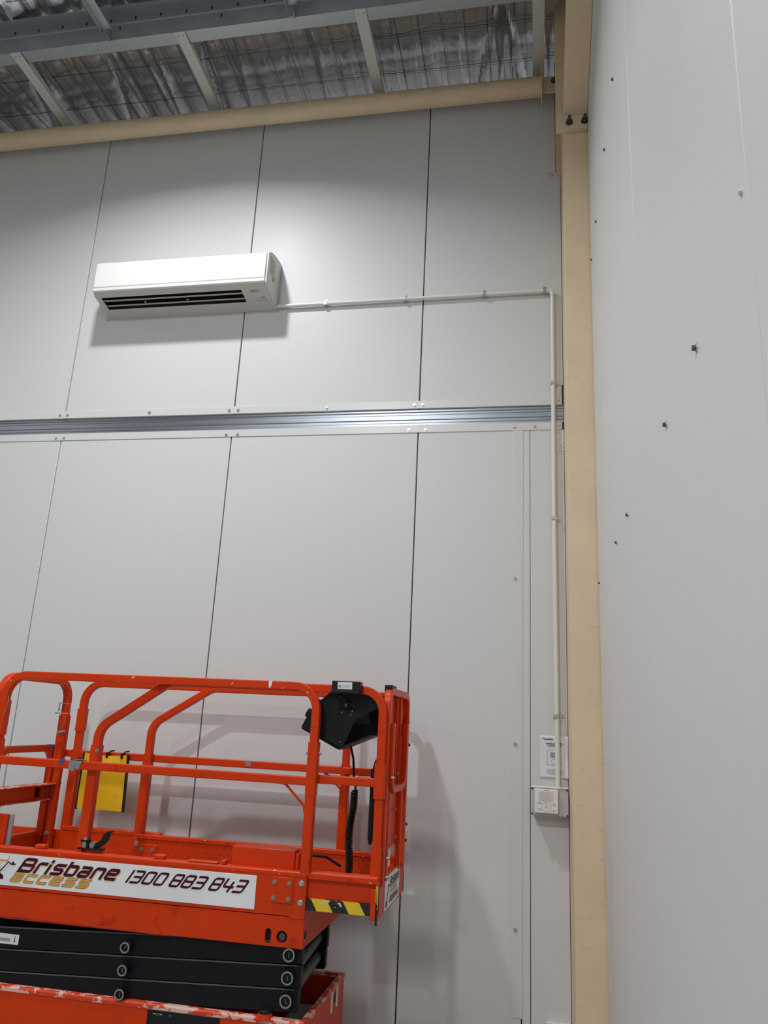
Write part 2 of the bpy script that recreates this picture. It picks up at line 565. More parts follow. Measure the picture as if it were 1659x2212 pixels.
def stroke_text(body, h, width, origin, xdir, ydir, shear, t, depth=0.0006, grow=0.0, gap=0.30, space=0.42):
    """square italic sign lettering drawn as thick strokes with rounded corners, fitted to a width."""
    O, X, Y = Vector(origin), Vector(xdir).normalized(), Vector(ydir).normalized()
    Zn = X.cross(Y)
    tot = sum((space if ch == ' ' else GL[ch][0] + gap) for ch in body) - gap
    kx = width / (tot * h)
    mb = MB()
    cx = 0.0
    hw = t * h / 2
    for ch in body:
        if ch == ' ':
            cx += space; continue
        w, strokes = GL[ch]
        for st in strokes:
            pts = [Vector(((cx + x) * kx * h, y * h, 0)) for x, y in st]
            pts = roundpath(pts, 0.16 * h, 3) if len(pts) > 2 else pts
            if st[0] != st[-1] or len(st) == 2:
                d0 = (pts[0] - pts[1]).normalized() * (hw * 0.9 + grow); d1 = (pts[-1] - pts[-2]).normalized() * (hw * 0.9 + grow)
                pts = [pts[0] + d0] + pts[1:-1] + [pts[-1] + d1]
            L_, R_ = [], []
            for i, p in enumerate(pts):
                tg = Vector((0, 0, 0))
                if i: tg += (p - pts[i - 1]).normalized()
                if i < len(pts) - 1: tg += (pts[i + 1] - p).normalized()
                if tg.length < 1e-6: tg = Vector((1, 0, 0))
                tg.normalize()
                nn = Vector((-tg.y, tg.x, 0))
                L_.append(p + nn * (hw + grow)); R_.append(p - nn * (hw + grow))
            vs = []
            npt = len(pts)
            for dz in (0.0, depth):
                for qi, q in enumerate(L_ + R_):
                    rise = (0.0003 * (qi % npt) / npt + 0.00004 * strokes.index(st)) if dz else 0.0   # later strokes lie over earlier ones
                    vs.append(O + X * (q.x + shear * q.y) + Y * q.y + Zn * (dz + rise))
            n = len(pts); fs = []
            for i in range(n - 1):
                fs.append((2 * n + i, 2 * n + i + 1, 3 * n + i + 1, 3 * n + i))
                fs.append((i, i + 1, 2 * n + i + 1, 2 * n + i))
                fs.append((n + i + 1, n + i, 3 * n + i, 3 * n + i + 1))
            fs.append((0, 2 * n, 3 * n, n)); fs.append((n - 1, 2 * n - 1, 4 * n - 1, 3 * n - 1))
            mb.add(vs, fs)
        cx += w + gap
    return mb


# hex-head screw and bolts, meshes shared by all copies (axis along -y)
def screw_mb(r=0.007, h=0.006, flange=0.010):
    mb = MB()
    mb.cyl((0, 0, 0), (0, -0.002, 0), flange, flange, 12)
    mb.cyl((0, -0.002, 0), (0, -0.002 - h, 0), r, r * 0.92, 6)
    return mb


def bolt_mb(r, h, n=6):
    mb = MB()
    mb.cyl((0, 0, 0), (0, -h * 0.25, 0), r * 1.25, r * 1.25, 16)
    mb.cyl((0, -h * 0.25, 0), (0, -h, 0), r, r * 0.9, n)
    return mb


SCREW = screw_mb().mesh('screw', 'zinc')
SCREW_SMALL = screw_mb(0.0045, 0.004, 0.006).mesh('screw', 'zinc')
BOLT = bolt_mb(0.010, 0.010).mesh('bolt', 'zinc')
BOLT_S = bolt_mb(0.008, 0.006, 12).mesh('bolt', 'pin')

# ================================================================== THE HALL
X0H, Y0H = -12.0, -13.0
XR = 0.311
struct('floor', MB().box(X0H, XR + 0.3, Y0H, 5.1, -0.1, 0.0), 'concrete')
struct('wall_left', MB().box(X0H - 0.2, X0H, Y0H, 5.1, 0, 6.6), 'hallwall')
struct('wall_rear', MB().box(X0H, XR + 0.3, Y0H - 0.2, Y0H, 0, 6.8), 'hallwall')
struct('wall_outer', MB().box(X0H, XR + 0.4, 5.0, 5.2, 0, 6.6).box(XR + 0.1, XR + 0.3, 0.1, 5.0, 0, 6.6), 'hallwall')

# ---- back wall of sandwich panels, each panel a piece of its own
wall_back = struct('wall_back', MB().box(-9.2, 0.162, 0.030, 0.075, 0.0, 5.90), 'gap')
S0 = -0.6964
MB().box(-9.2, 0.162, 0.075, 0.082, 0.0, 5.93).build('rear_skin', 'hallwall', wall_back)
G = 0.0035


def panel(x0, x1, z0, z1, G=G):
    return MB().box(x0 + G, x1 - G, 0.0, 0.030, z0, z1).build('wall_panel', 'panel', wall_back, 0.003)


for k in range(6):
    panel(S0 - 1.2 * (k + 1), S0 - 1.2 * k, 3.592, 5.93)
    panel(S0 - 1.2 * (k + 1), S0 - 1.2 * k, 0.0, 3.482)
# the last upper panel is notched around the column's cleat
up = MB()
up.prism([(S0 + G, 3.592), (0.166, 3.592), (0.166, 5.212), (0.134, 5.212), (0.134, 5.93), (S0 + G, 5.93)], 'y', 0.0, 0.030)
up.build('wall_panel', 'panel', wall_back, 0.003)
panel(S0, -0.072, 0.0, 3.482)
panel(-0.072, -0.028, 0.0, 3.482, 0.0014)
panel(-0.028, 0.1675, 0.0, 3.482, 0.0014)
# flashings
fl = MB(); fl.box(-9.0, 0.158, -0.0035, 0.0, 3.592, 3.642); fl.build('flashing_strip', 'flash', wall_back, 0.001)
fl = MB(); fl.box(-9.0, 0.156, -0.0045, 0.0, 3.434, 3.482); fl.build('flashing_strip', 'flash', wall_back, 0.001)
fl = MB(); fl.box(-0.127, -0.068, -0.003, 0.0, 0.36, 3.436); fl.build('flashing_strip', 'flash', wall_back, 0.001)
fl = MB(); fl.prism([(0.080, 5.90), (0.134, 5.90), (0.134, 5.212), (0.080, 5.168)], 'y', -0.0025, 0.0); fl.build('flashing_strip', 'flash', wall_back, 0.0008)
fl = MB(); fl.prism([(0.0815, 5.167), (0.1355, 5.211), (0.167, 5.211), (0.167, 5.167)], 'y', -0.0025, 0.0); fl.build('flashing_strip', 'flash', wall_back, 0.0008)
fl = MB(); fl.prism([(0.120, 3.284), (0.120, 3.432), (0.1665, 3.432), (0.1665, 3.327)], 'y', -0.0025, 0.0); fl.build('flashing_strip', 'flash', wall_back, 0.0008)
fl = MB(); fl.prism([(0.1225, 3.283), (0.1665, 3.324), (0.1665, 3.283)], 'y', -0.0025, 0.0); fl.build('flashing_strip', 'flash', wall_back, 0.0008)
# low duct cap at the foot of the wall
struct('trim_1', MB().box(0.045, 0.165, -0.03, -0.0005, 0.0, 0.366), 'flash', 0.003)
# dark slits where the flashings stop short of the column
for z0, z1 in ((3.592, 3.72), (3.434, 3.482)):
    MB().box(0.158, 0.166, -0.0005, 0.0, z0, z1).build('slit', 'dark', wall_back)
for x, z in ((-3.131, 3.616), (-3.076, 3.616), (-2.482, 3.616), (-1.928, 3.615), (-1.868, 3.615), (-1.282, 3.614), (-0.727, 3.615),
             (-0.675, 3.615), (0.137, 3.622), (-3.132, 3.452), (-3.074, 3.452), (-1.931, 3.448), (-1.854, 3.448), (-0.752, 3.452),
             (-0.652, 3.450), (-0.120, 3.455), (-0.001, 3.457), (0.141, 3.462), (-4.33, 3.616), (-4.27, 3.616), (-4.33, 3.452), (-4.27, 3.452)):
    inst('screw', SCREW, wall_back, (x, -0.004, z))
for x, z in ((-0.111, 2.545), (-0.107, 1.649), (-0.104, 0.753)):
    inst('screw', SCREW, wall_back, (x, -0.003, z))
for x, z in ((0.098, 5.205), (0.118, 5.188), (0.155, 5.192), (0.140, 3.42), (0.146, 3.336), (0.157, 3.302)):
    inst('screw', SCREW_SMALL, wall_back, (x, -0.0025, z))

# galvanised girt in the gap between upper and lower panels
g = MB()
g.prism([(0.012, 3.470), (0.012, 3.500), (0.016, 3.506), (0.016, 3.520), (0.012, 3.526), (0.012, 3.552), (0.016, 3.558), (0.016, 3.570),
         (0.012, 3.576), (0.012, 3.606), (0.0295, 3.606), (0.0295, 3.470)], 'x', -9.0, 0.166)
tag(g.build('wall_girt', 'girt'), 'bright galvanised steel girt running along the back wall between the panels', 'girt')

# ---- right wall
wall_right = struct('wall_right', MB().box(XR + 0.030, XR + 0.10, Y0H, -0.425, 0.0, 6.6), 'gap')
ys = [-0.421, -0.93, -2.148, -3.345] + [-3.345 - 1.197 * i for i in range(1, 8)]
for a, b in zip(ys[:-1], ys[1:]):
    MB().box(XR, XR + 0.030, b + 0.0016, a - 0.0016, 0.0, 6.6).build('wall_panel', 'panel', wall_right, 0.0022)
sx_ = MB(); sx_.cyl((0, 0, 0), (0, -0.0025, 0), 0.0095, 0.009, 14, 1); sx_.cyl((0, -0.0025, 0), (0, -0.009, 0), 0.0062, 0.0058, 6, 0)
SCREW_X = sx_.mesh('screw', ['bolt', 'zinc'])
SCREW_W = screw_mb(0.0045, 0.003, 0.006).mesh('screw', 'flash')
for y, z in ((-2.942, 2.443), (-2.566, 2.433), (-1.738, 2.436), (-1.351, 2.432), (-0.496, 2.433), (-1.761, 4.227), (-1.364, 4.227),
             (-0.856, 4.219), (-0.512, 4.224)):
    inst('screw', SCREW_X, wall_right, (XR, y, z), (0, 0, -PI / 2))
inst('screw', SCREW_W, wall_right, (XR, -3.316, 2.513), (0, 0, -PI / 2))

# ---- roof: wrinkled foil blanket on safety mesh
ceiling = struct('ceiling', MB().box(X0H, XR + 0.4, Y0H, 5.1, 6.62, 6.70), 'hallwall')


def roof_z(y):
    return 6.185 - 0.030 * y      # low pitch, falling towards the back wall


rng = random.Random(11)
SIN = [(rng.uniform(0.6, 26), rng.uniform(0, 6.28), rng.uniform(-1.2, 1.2)) for _ in range(26)]
FOLDS = []
for _ in range(62):
    FOLDS.append((rng.uniform(-7.0, 0.5), rng.uniform(0.016, 0.042), rng.uniform(0.012, 0.050) * rng.choice((1, 1, -1)), rng.uniform(-0.45, 0.25), rng.uniform(0, 6)))
nx, ny = 820, 190
fx0, fx1, fy0, fy1 = -7.2, XR - 0.005, -2.2, 1.2
fv, ff = [], []
for j in range(ny + 1):
    y = fy0 + (fy1 - fy0) * j / ny
    for i in range(nx + 1):
        x = fx0 + (fx1 - fx0) * i / nx
        z = 0.0
        for fr, ph, wy in SIN:
            z += 0.0045 / (1 + fr * 0.10) * math.sin(fr * x + ph + wy * y)
        z -= 0.010 * abs(math.sin(PI * (x + 0.04) / 0.15)) ** 0.7
        z -= 0.006 * abs(math.sin(PI * (y + 0.1) / 0.30)) ** 0.8
        fv.append([x, y, z])
    row = fv[-(nx + 1):]
    for cx, w, am, sl, ph in FOLDS:
        c = cx + sl * y * 0.5 + 0.02 * math.sin(3 * y + ph)
        gain = 0.55 + 0.45 * math.sin(2.1 * y + ph)
        i0 = max(0, int((c - 4 * w - fx0) / (fx1 - fx0) * nx)); i1 = min(nx, int((c + 4 * w - fx0) / (fx1 - fx0) * nx) + 1)
        for i in range(i0, i1 + 1):
            d = abs(row[i][0] - c) / w
            row[i][2] -= am * gain * math.exp(-d * 1.25)
    for p in row:
        p[2] = roof_z(p[1]) + max(-0.075, min(0.03, p[2]))
for j in range(ny):
    for i in range(nx):
        a = j * (nx + 1) + i
        ff.append((a, a + 1, a + nx + 2, a + nx + 1))
foil = MB(); foil.v = [tuple(p) for p in fv]; foil.f = ff; foil.mi = [0] * len(ff)
fo = foil.build('foil_blanket', 'foil', ceiling)
fo.data.shade_smooth()
# the roof beyond the blanket over the rest of the hall
rr = MB()
rr.box(X0H, fx0 + 0.02, Y0H, 5.0, 6.30, 6.34)
rr.box(fx0, XR, fy1 - 0.02, 5.0, 6.12, 6.16)
rr.box(fx0, XR, Y0H, fy0 + 0.02, 6.26, 6.34)
rr.build('roof_lining', 'galv', ceiling)
wires = MB()
x = -7.05
while x < XR - 0.02:
    wires.tube([(x, fy0, roof_z(fy0) - 0.030), (x + 0.004, -0.6, roof_z(-0.6) - 0.033), (x, fy1, roof_z(fy1) - 0.030)], 0.0017, 5)
    x += 0.15
y = fy0 + 0.1
while y < fy1:
    wires.tube([(fx0, y, roof_z(y) - 0.032), (fx0 / 2, y + 0.01, roof_z(y) - 0.034), (XR - 0.01, y, roof_z(y) - 0.032)], 0.0017, 5)
    wires.tube([(fx0, y + 0.022, roof_z(y) - 0.031), (fx0 / 2, y + 0.016, roof_z(y) - 0.033), (XR - 0.01, y + 0.024, roof_z(y) - 0.031)], 0.0011, 5)
    y += 0.30
w = wires.build('safety_mesh', 'wire', ceiling)
w['kind'] = 'stuff'

# ---- purlin: Z-section parallel to the wall, with slotted holes and bridging struts
PZ = 5.965
purlin = thing('roof_purlin', (-3.0, -0.70, PZ), 'deep galvanised steel roof purlin with slotted web under the foil roof', 'purlin')
pw = MB()
pw.prism([(-0.700, PZ), (-0.700, PZ + 0.060), (-0.694, PZ + 0.068), (-0.694, PZ + 0.125), (-0.700, PZ + 0.133), (-0.700, PZ + 0.190),
          (-0.775, PZ + 0.190), (-0.775, PZ + 0.194), (-0.696, PZ + 0.194), (-0.696, PZ + 0.132), (-0.690, PZ + 0.124), (-0.690, PZ + 0.069),
          (-0.696, PZ + 0.061), (-0.696, PZ + 0.0)], 'x', -7.2, XR - 0.004)
pw.build('web', 'galvweb', purlin)
pf = MB()
pf.prism([(-0.700, PZ - 0.003), (-0.700, PZ), (-0.615, PZ), (-0.612, PZ + 0.018), (-0.609, PZ + 0.018), (-0.611, PZ - 0.003)], 'x', -7.2, XR - 0.004)
pf.build('bottom_flange', 'galv', purlin)
SLOT = MB(); SLOT.prism([(-0.006, -0.012), (0.006, -0.012), (0.006, 0.012), (-0.006, 0.012)], 'y', -0.0012, 0.0004)
SLOTM = SLOT.mesh('slot_hole', 'dark')
x = -5.6
while x < 0.2:
    inst('slot_hole', SLOTM, purlin, (x, -0.700, PZ + 0.162))
    x += 0.178
x = -5.52
while x < 0.2:
    if int(x * 10) % 3:
        inst('slot_hole', SLOTM, purlin, (x, -0.694, PZ + 0.095))
    x += 0.71
# pale straps from the purlin's lower lip to the head of the wall
for xc, which in ((-3.43, 'the one furthest from the column'),
                  (-2.245, 'above the air conditioner'),
                  (-1.052, 'second from the column'),
                  (0.030, 'beside the beige column'), (-4.62, '')):
    if not which:
        continue
    st = thing('roof_strap', (xc, -0.35, PZ - 0.01), 'pale flat steel strap from purlin to wall head, ' + which, 'strap', 'flat straps between purlin and wall head')
    sb = MB()
    z0, z1 = PZ - 0.006, PZ - 0.045
    sb.prism([(-0.705, z0), (0.030, z1), (0.030, z1 - 0.004), (-0.705, z0 - 0.004)], 'x', xc - 0.036, xc + 0.036)
    sb.prism([(-0.60, z0), (0.030, z1), (0.030, z1 + 0.032), (-0.60, z0 + 0.032)], 'x', xc + 0.033, xc + 0.036)
    sb.build('flat_bar', 'strap', st, 0.0008)
    for dx in (-0.017, 0.017):
        inst('screw', SCREW_SMALL, st, (xc + dx, -0.675, z0 - 0.005), (PI / 2, 0, 0))
# bridging struts on the near side of the purlin
for xc, nm in ((-2.745, 'above the air conditioner'), (-1.478, 'the one nearer the column')):
    bs = thing('bridging_strut', (xc, -1.2, PZ), 'galvanised bridging strut with bent bracket on the purlin, ' + nm, 'strut', 'bridging struts on the purlin')
    b1 = MB()
    b1.prism([(xc - 0.030, PZ + 0.060), (xc + 0.030, PZ + 0.060), (xc + 0.030, PZ + 0.057), (xc - 0.027, PZ + 0.057), (xc - 0.027, PZ + 0.02), (xc - 0.030, PZ + 0.02)], 'y', -2.4, -0.735)
    b1.build('angle_bar', 'galv', bs, 0.0006)
    b2 = MB()
    b2.prism([(-0.735, PZ + 0.105), (-0.735, PZ + 0.005), (-0.700, PZ - 0.02), (-0.700, PZ + 0.06)], 'x', xc + 0.004, xc + 0.010)
    b2.box(xc - 0.03, xc + 0.012, -0.7065, -0.7005, PZ + 0.0, PZ + 0.07)
    b2.build('end_bracket', 'galvweb', bs, 0.0006)
    inst('screw', SCREW_SMALL, bs, (xc - 0.01, -0.7065, PZ + 0.012))

# ---- circular strut tube at the head of the wall, bolted to the column by a cleat
tube = thing('strut_tube', (-3.0, -0.12, 5.79), 'beige round steel tube running along the head of the back wall', 'tube')
tb = MB(); tb.cyl((-9.0, -0.125, 5.784), (0.045, -0.125, 5.784), 0.063, 0.063, 32); tb.build('pipe', 'beige', tube)
tb = MB(); tb.box(0.045, 0.053, -0.20, -0.05, 5.698, 5.880); tb.build('end_plate', 'beige', tube, 0.001)
tb = MB(); tb.box(0.053, 0.168, -0.135, -0.123, 5.725, 5.850); tb.build('cleat', 'beige', tube, 0.001)
tb = MB(); tb.cyl((0.128, -0.135, 5.806), (0.128, -0.150, 5.806), 0.020, 0.020, 6); tb.build('bolt', 'bolt', tube)

# ---- steel column, haunch and end plate
colm = thing('steel_column', (0.24, -0.2, 0.0), 'beige painted steel column standing in the corner between the two walls', 'column')
cb = MB()
cb.box(0.168, 0.335, -0.415, -0.401, 0.0, 6.15)
cb.build('flange', 'beige', colm, 0.003)
cb = MB(); cb.box(0.1685, 0.1765, -0.401, 0.06, 0.0, 6.15); cb.build('side_plate', 'beige', colm, 0.001)
cb = MB(); cb.box(0.135, 0.1685, 0.006, 0.018, 5.10, 6.10); cb.build('rear_flange', 'beige', colm, 0.001)
cb = MB(); cb.box(0.128, 0.3095, -0.447, -0.4155, 5.150, 6.10); cb.build('end_plate', 'beige', colm, 0.0015)
hb = MB()
hb.prism([(-0.447, 5.245), (-2.2, 6.06), (-2.2, 6.072), (-0.447, 5.257)], 'x', 0.170, 0.3095)
hb.prism([(-0.447, 5.257), (-2.2, 6.072), (-2.2, 6.14), (-0.447, 6.14)], 'x', 0.235, 0.243)
hb.build('haunch', 'beige', colm, 0.0015)
for bx in (0.205, 0.293):
    nb = MB()
    nb.cyl((bx, -0.447, 5.198), (bx, -0.450, 5.198), 0.021, 0.021, 20)
    nb.cyl((bx, -0.450, 5.198), (bx, -0.470, 5.198), 0.017, 0.017, 6)
    nb.cyl((bx, -0.470, 5.198), (bx, -0.500, 5.198), 0.0095, 0.009, 12)
    nb.build('bolt', 'bolt', colm)

# ================================================================== LAMPS (hang under the roof, above the picture; the last one is added)
names = ['in front of the back wall', 'over the middle of the hall', 'at the rear of the hall',
         'in the far row by the back wall', 'in the far row over the middle', 'in the far row at the rear', 'added behind the wall to brighten the foil']
for (lx, ly, lz), pw_, sp, nm in zip(LAMPS, LAMP_POWER, LAMP_SPREAD, names):
    lt = thing('high_bay_lamp', (lx, ly, lz), 'round high bay lamp hanging from the roof ' + nm, 'lamp', 'high bay lamps')
    b = MB()
    b.cyl((lx, ly, lz + 0.05), (lx, ly, lz + 0.16), 0.10, 0.08, 24)
    for i in range(12):
        t = 2 * PI * i / 12
        b.box(lx - 0.004 + 0.09 * math.cos(t), lx + 0.004 + 0.09 * math.cos(t), ly - 0.03 + 0.09 * math.sin(t), ly + 0.03 + 0.09 * math.sin(t), lz + 0.05, lz + 0.15)
    b.cyl((lx, ly, lz + 0.16), (lx, ly, roof_z(max(min(ly, 1.2), -2.2)) - 0.04), 0.006, 0.006, 8)
    b.build('housing', 'lamp_body', lt)
    b = MB(); b.ring((lx, ly, lz + 0.005), (0, 0, 1), 0.165, 0.175, 0.05, 32); b.cyl((lx, ly, lz + 0.045), (lx, ly, lz + 0.055), 0.17, 0.12, 32)
    b.build('reflector', 'lamp_body', lt)
    ld = bpy.data.lights.new('lamp_light', 'AREA')
    ld.shape = 'DISK'; ld.size = 0.22 if pw_ == LAMP_POWER[0] else 0.30
    ld.energy = pw_; ld.color = (0.965, 0.985, 1.0)
    ld.spread = math.radians(sp)
    lo = bpy.data.objects.new('lamp_light', ld)
    COL.objects.link(lo); lo.parent = lt; lo.location = (0, 0, 0.0)

# ================================================================== AIR CONDITIONER
ac = thing('air_conditioner', (-2.265, 0.0, 4.31), 'white split system air conditioner mounted on the back wall', 'air conditioner')
AX0, AX1 = -2.872, -1.668
prof = [(-0.002, 4.318), (-0.218, 4.366), (-0.240, 4.384), (-0.243, 4.400), (-0.243, 4.592), (-0.232, 4.606), (-0.19, 4.630), (-0.13, 4.648), (-0.06, 4.658), (-0.002, 4.660)]
a = MB()
n = len(prof)
va = [(AX0, *q) for q in prof] + [(AX1, *q) for q in prof]
fa = [tuple(range(n)), tuple(range(2 * n - 1, n - 1, -1))]
fa += [(i, i + n, (i + 1) % n + n, (i + 1) % n) for i in range(1, n)]
a.add(va, fa)
# sloping underside with the air outlet as a real pocket
OX0, OX1 = -2.832, -1.850


def under(x, s, d=0.0):
    y = -0.002 + (-0.218 + 0.002) * s
    z = 4.318 + (4.366 - 4.318) * s
    nz = Vector((0, 0.2169, 0.976)).normalized()
    return (x, y + nz.y * d, z + nz.z * d)


s0, s1 = 0.42, 0.93
q = [under(AX0, 0), under(AX1, 0), under(AX1, 1), under(AX0, 1), under(OX0, s0), under(OX1, s0), under(OX1, s1), under(OX0, s1)]
a.add(q, [(0, 1, 5, 4), (1, 2, 6, 5), (2, 3, 7, 6), (3, 0, 4, 7)])
q = [under(OX0, s0), under(OX1, s0), under(OX1, s1), under(OX0, s1), under(OX0, s0, .08), under(OX1, s0, .08), under(OX1, s1, .08), under(OX0, s1, .08)]
a.add(q, [(0, 1, 5, 4), (1, 2, 6, 5), (2, 3, 7, 6), (3, 0, 4, 7), (4, 5, 6, 7)], 1)
body = a.build('body', ['acshade', 'dark'], ac, 0.0)
fp = MB()
fp.prism([(-0.246, 4.412), (-0.252, 4.416), (-0.254, 4.50), (-0.252, 4.585), (-0.238, 4.604), (-0.205, 4.622), (-0.20, 4.612), (-0.242, 4.590), (-0.244, 4.42)], 'x', AX0 + 0.004, AX1 - 0.012)
fp.build('front_panel', 'acwhite', ac, 0.002)
fp = MB()
fp.prism([(-0.240, 4.383), (-0.252, 4.388), (-0.2535, 4.408), (-0.242, 4.409)], 'x', AX0 + 0.002, AX1 - 0.012)
fp.build('lower_band', 'acwhite', ac, 0.0015)
fp = MB(); fp.box(AX0 + 0.05, AX1 - 0.10, -0.238, -0.232, 4.602, 4.606); fp.build('top_groove', 'acgrey', ac)
for s in (0.745, 0.53):
    lv = MB()
    p0, p1 = under(0, s + 0.085, -0.006), under(0, s - 0.055, 0.014)
    c0, c1 = under(0, s + 0.085, -0.001), under(0, s - 0.055, 0.019)
    lv.prism([p0[1:], p1[1:], c1[1:], c0[1:]], 'x', OX0 + 0.006, OX1 - 0.006)
    lv.build('louvre', 'acshade', ac, 0.001)
for x in (-2.55, -2.25):
    lv = MB(); c = under(x, 0.64, 0.004); lv.cyl(c, (c[0] + 0.012, c[1], c[2] + 0.004), 0.006, 0.006, 8); lv.build('louvre_clip', 'acgrey', ac)
# badges on the underside: framed name badge, receiver window, small print
ux = Vector((1, 0, 0)); uy = Vector((0, -0.216, 0.048)).normalized()
bd = MB()
for (s_a, s_b, xa, xb) in ((0.80, 0.81, -1.803, -1.725), (0.90, 0.91, -1.803, -1.725), (0.80, 0.91, -1.803, -1.802), (0.80, 0.91, -1.726, -1.725)):
    bd.add([under(xa, s_a, -.0004), under(xb, s_a, -.0004), under(xb, s_b, -.0004), under(xa, s_b, -.0004)], [(0, 1, 2, 3)])
bd.build('badge_outline', 'acgrey', ac)
bd = MB()
for xa, xb, h_ in ((-1.786, -1.780, 0.885), (-1.779, -1.773, 0.875), (-1.771, -1.766, 0.868), (-1.764, -1.759, 0.868), (-1.757, -1.752, 0.868), (-1.750, -1.745, 0.875)):
    bd.add([under(xa, 0.835, -.0005), under(xb, 0.835, -.0005), under(xb, h_, -.0005), under(xa, h_, -.0005)], [(0, 1, 2, 3)])
bd.build('badge_print', 'ink', ac)
bd = MB(); bd.add([under(-1.742, 0.55, -.0005), under(-1.712, 0.55, -.0005), under(-1.712, 0.61, -.0005), under(-1.742, 0.61, -.0005)], [(0, 1, 2, 3)]); bd.build('receiver_window', 'acgrey', ac)
bd = MB()
for i in range(7):
    xa = -1.775 + i * 0.011
    bd.add([under(xa, 0.45, -.0005), under(xa + 0.007, 0.45, -.0005), under(xa + 0.007, 0.49, -.0005), under(xa, 0.49, -.0005)], [(0, 1, 2, 3)])
bd.build('small_print', 'acgrey', ac)
sd = MB()
for i in range(9):
    z = 4.598 - i * 0.0135
    ya = -0.205 + 0.0
    sd.add([(AX1 + .0006, ya, z), (AX1 + .0006, ya + (0.10 if i % 3 else 0.075), z), (AX1 + .0006, ya + (0.10 if i % 3 else 0.075), z - 0.0075), (AX1 + .0006, ya, z - 0.0075)], [(0, 1, 2, 3)])
sd.build('rating_print', 'acgrey', ac)
sd = MB(); sd.add([(AX1 + .0006, -0.155, 4.452), (AX1 + .0006, -0.105, 4.452), (AX1 + .0006, -0.13, 4.492)], [(0, 1, 2)]); sd.build('warning_triangle', 'gold', ac)
sd = MB(); sd.add([(AX1 + .0009, -0.142, 4.457), (AX1 + .0009, -0.118, 4.457), (AX1 + .0009, -0.13, 4.478)], [(0, 1, 2)]); sd.build('warning_triangle', 'maroon', ac)

# ================================================================== CONDUIT
cond = thing('conduit', (0.11, -0.03, 1.45), 'white plastic conduit run from the air conditioner to the wall controller', 'conduit')
CY = -0.022
c1 = MB(); c1.sweep([(-1.69, CY, 4.336), (0.085, CY, 4.342)], (0, 1, 0), 0.0125, 0.0125, round_=True, n=16); c1.build('pipe', 'pvc', cond)
c1 = MB(); c1.sweep([(0.108, CY, 4.318), (0.106, CY, 3.0), (0.112, CY, 1.435)], (0, 1, 0), 0.0125, 0.0125, round_=True, n=16); c1.build('pipe', 'pvc', cond)
c1 = MB(); c1.sweep(roundpath([(0.072, CY, 4.342), (0.108, CY, 4.342), (0.108, CY, 4.306)], 0.022, 8), (0, 1, 0), 0.0155, 0.0155, round_=True, n=16); c1.build('elbow', 'pvc', cond)


def saddle(x, z, vert):
    s = MB()
    if vert:
        s.box(x - 0.0145, x + 0.0145, CY - 0.0145, -0.001, z - 0.011, z + 0.011)
        s.box(x + 0.012, x + 0.042, -0.003, 0.0, z - 0.011, z + 0.011)
        o = s.build('saddle_clip', 'zinc', cond, 0.004, segs=3)
        inst('screw', SCREW_SMALL, o, (x + 0.030, -0.003, z))
    else:
        s.box(x - 0.011, x + 0.011, CY - 0.0145, -0.001, z - 0.0145, z + 0.0145)
        s.box(x - 0.011, x + 0.011, -0.003, 0.0, z + 0.012, z + 0.042)
        o = s.build('saddle_clip', 'zinc', cond, 0.004, segs=3)
        inst('screw', SCREW_SMALL, o, (x, -0.003, z + 0.030))


for x in (-1.333, -0.811, -0.311, 0.062): saddle(x, 4.336 + (x + 1.69) * 0.0034, False)
for z in (3.722, 2.888, 1.801): saddle(0.107, z, True)

# ================================================================== WALL CONTROLLER, ITS BOX AND THE MANUAL
wc = thing('wall_controller', (0.07, 0.0, 1.30), 'white wired controller with round dial on a grey plate beside the column', 'controller')
FY = -0.075
bx = MB(); bx.box(-0.018, 0.155, -0.070, -0.001, 1.312, 1.436); bx.build('junction_box', 'plate', wc, 0.002)
bx = MB(); bx.box(-0.0255, 0.1625, FY, -0.070, 1.3065, 1.4400); bx.build('back_plate', 'plate', wc, 0.003)
bx = MB(); bx.box(-0.0265, 0.1635, FY - 0.006, FY + 0.010, 1.4400, 1.4475); bx.build('lit_top_lip', 'acwhite', wc, 0.002)  # whiter than the plate: light on its top edge put into the colour
for x in (-0.020, 0.157):
    for z in (1.4345, 1.3125):
        c = MB(); c.cyl((x, FY, z), (x, FY - 0.003, z), 0.0045, 0.004, 12); c.build('screw_cap', 'black', wc)
bx = MB(); bx.box(-0.007, 0.111, FY - 0.020, FY, 1.3195, 1.4365); unit = bx.build('controller_unit', 'acwhite', wc, 0.003)
KY = FY - 0.0203
bx = MB(); bx.box(0.014, 0.086, KY - 0.001, FY - 0.018, 1.378, 1.426); scr = bx.build('screen', 'lcd', wc, 0.001)
bx = MB()
for i in range(7):
    z = 1.421 - i * 0.006
    bx.box(0.018, 0.018 + rng.uniform(0.040, 0.062), KY - 0.0014, KY - 0.0010, z - 0.0012, z)
bx.build('screen_print', 'pink', wc)
text_mb('DAIKIN', 0.0065, (0.052, KY - 0.0001, 1.4290), (1, 0, 0), (0, 0, 1), 0.0001, 0.15, 0.0002, 'CENTER', 1.15).build('maker_lettering', 'inkgrey', wc)
bx = MB(); bx.ring((0.052, KY, 1.350), (0, -1, 0), 0.0228, 0.0240, 0.0005, 40); bx.ring((0.052, KY, 1.350), (0, -1, 0), 0.0090, 0.0098, 0.0005, 32)
bx.build('dial_ring', 'inkgrey', wc)
bx = MB()
for z, sg in ((1.367, 1), (1.333, -1)):
    bx.prism([(0.0495, z - 0.002 * sg), (0.0545, z - 0.002 * sg), (0.052, z + 0.003 * sg)], 'y', KY - 0.0004, KY)
bx.prism([(0.047, 1.349), (0.056, 1.352), (0.050, 1.346)], 'y', KY - 0.0004, KY)
bx.build('dial_arrows', 'inkgrey', wc)
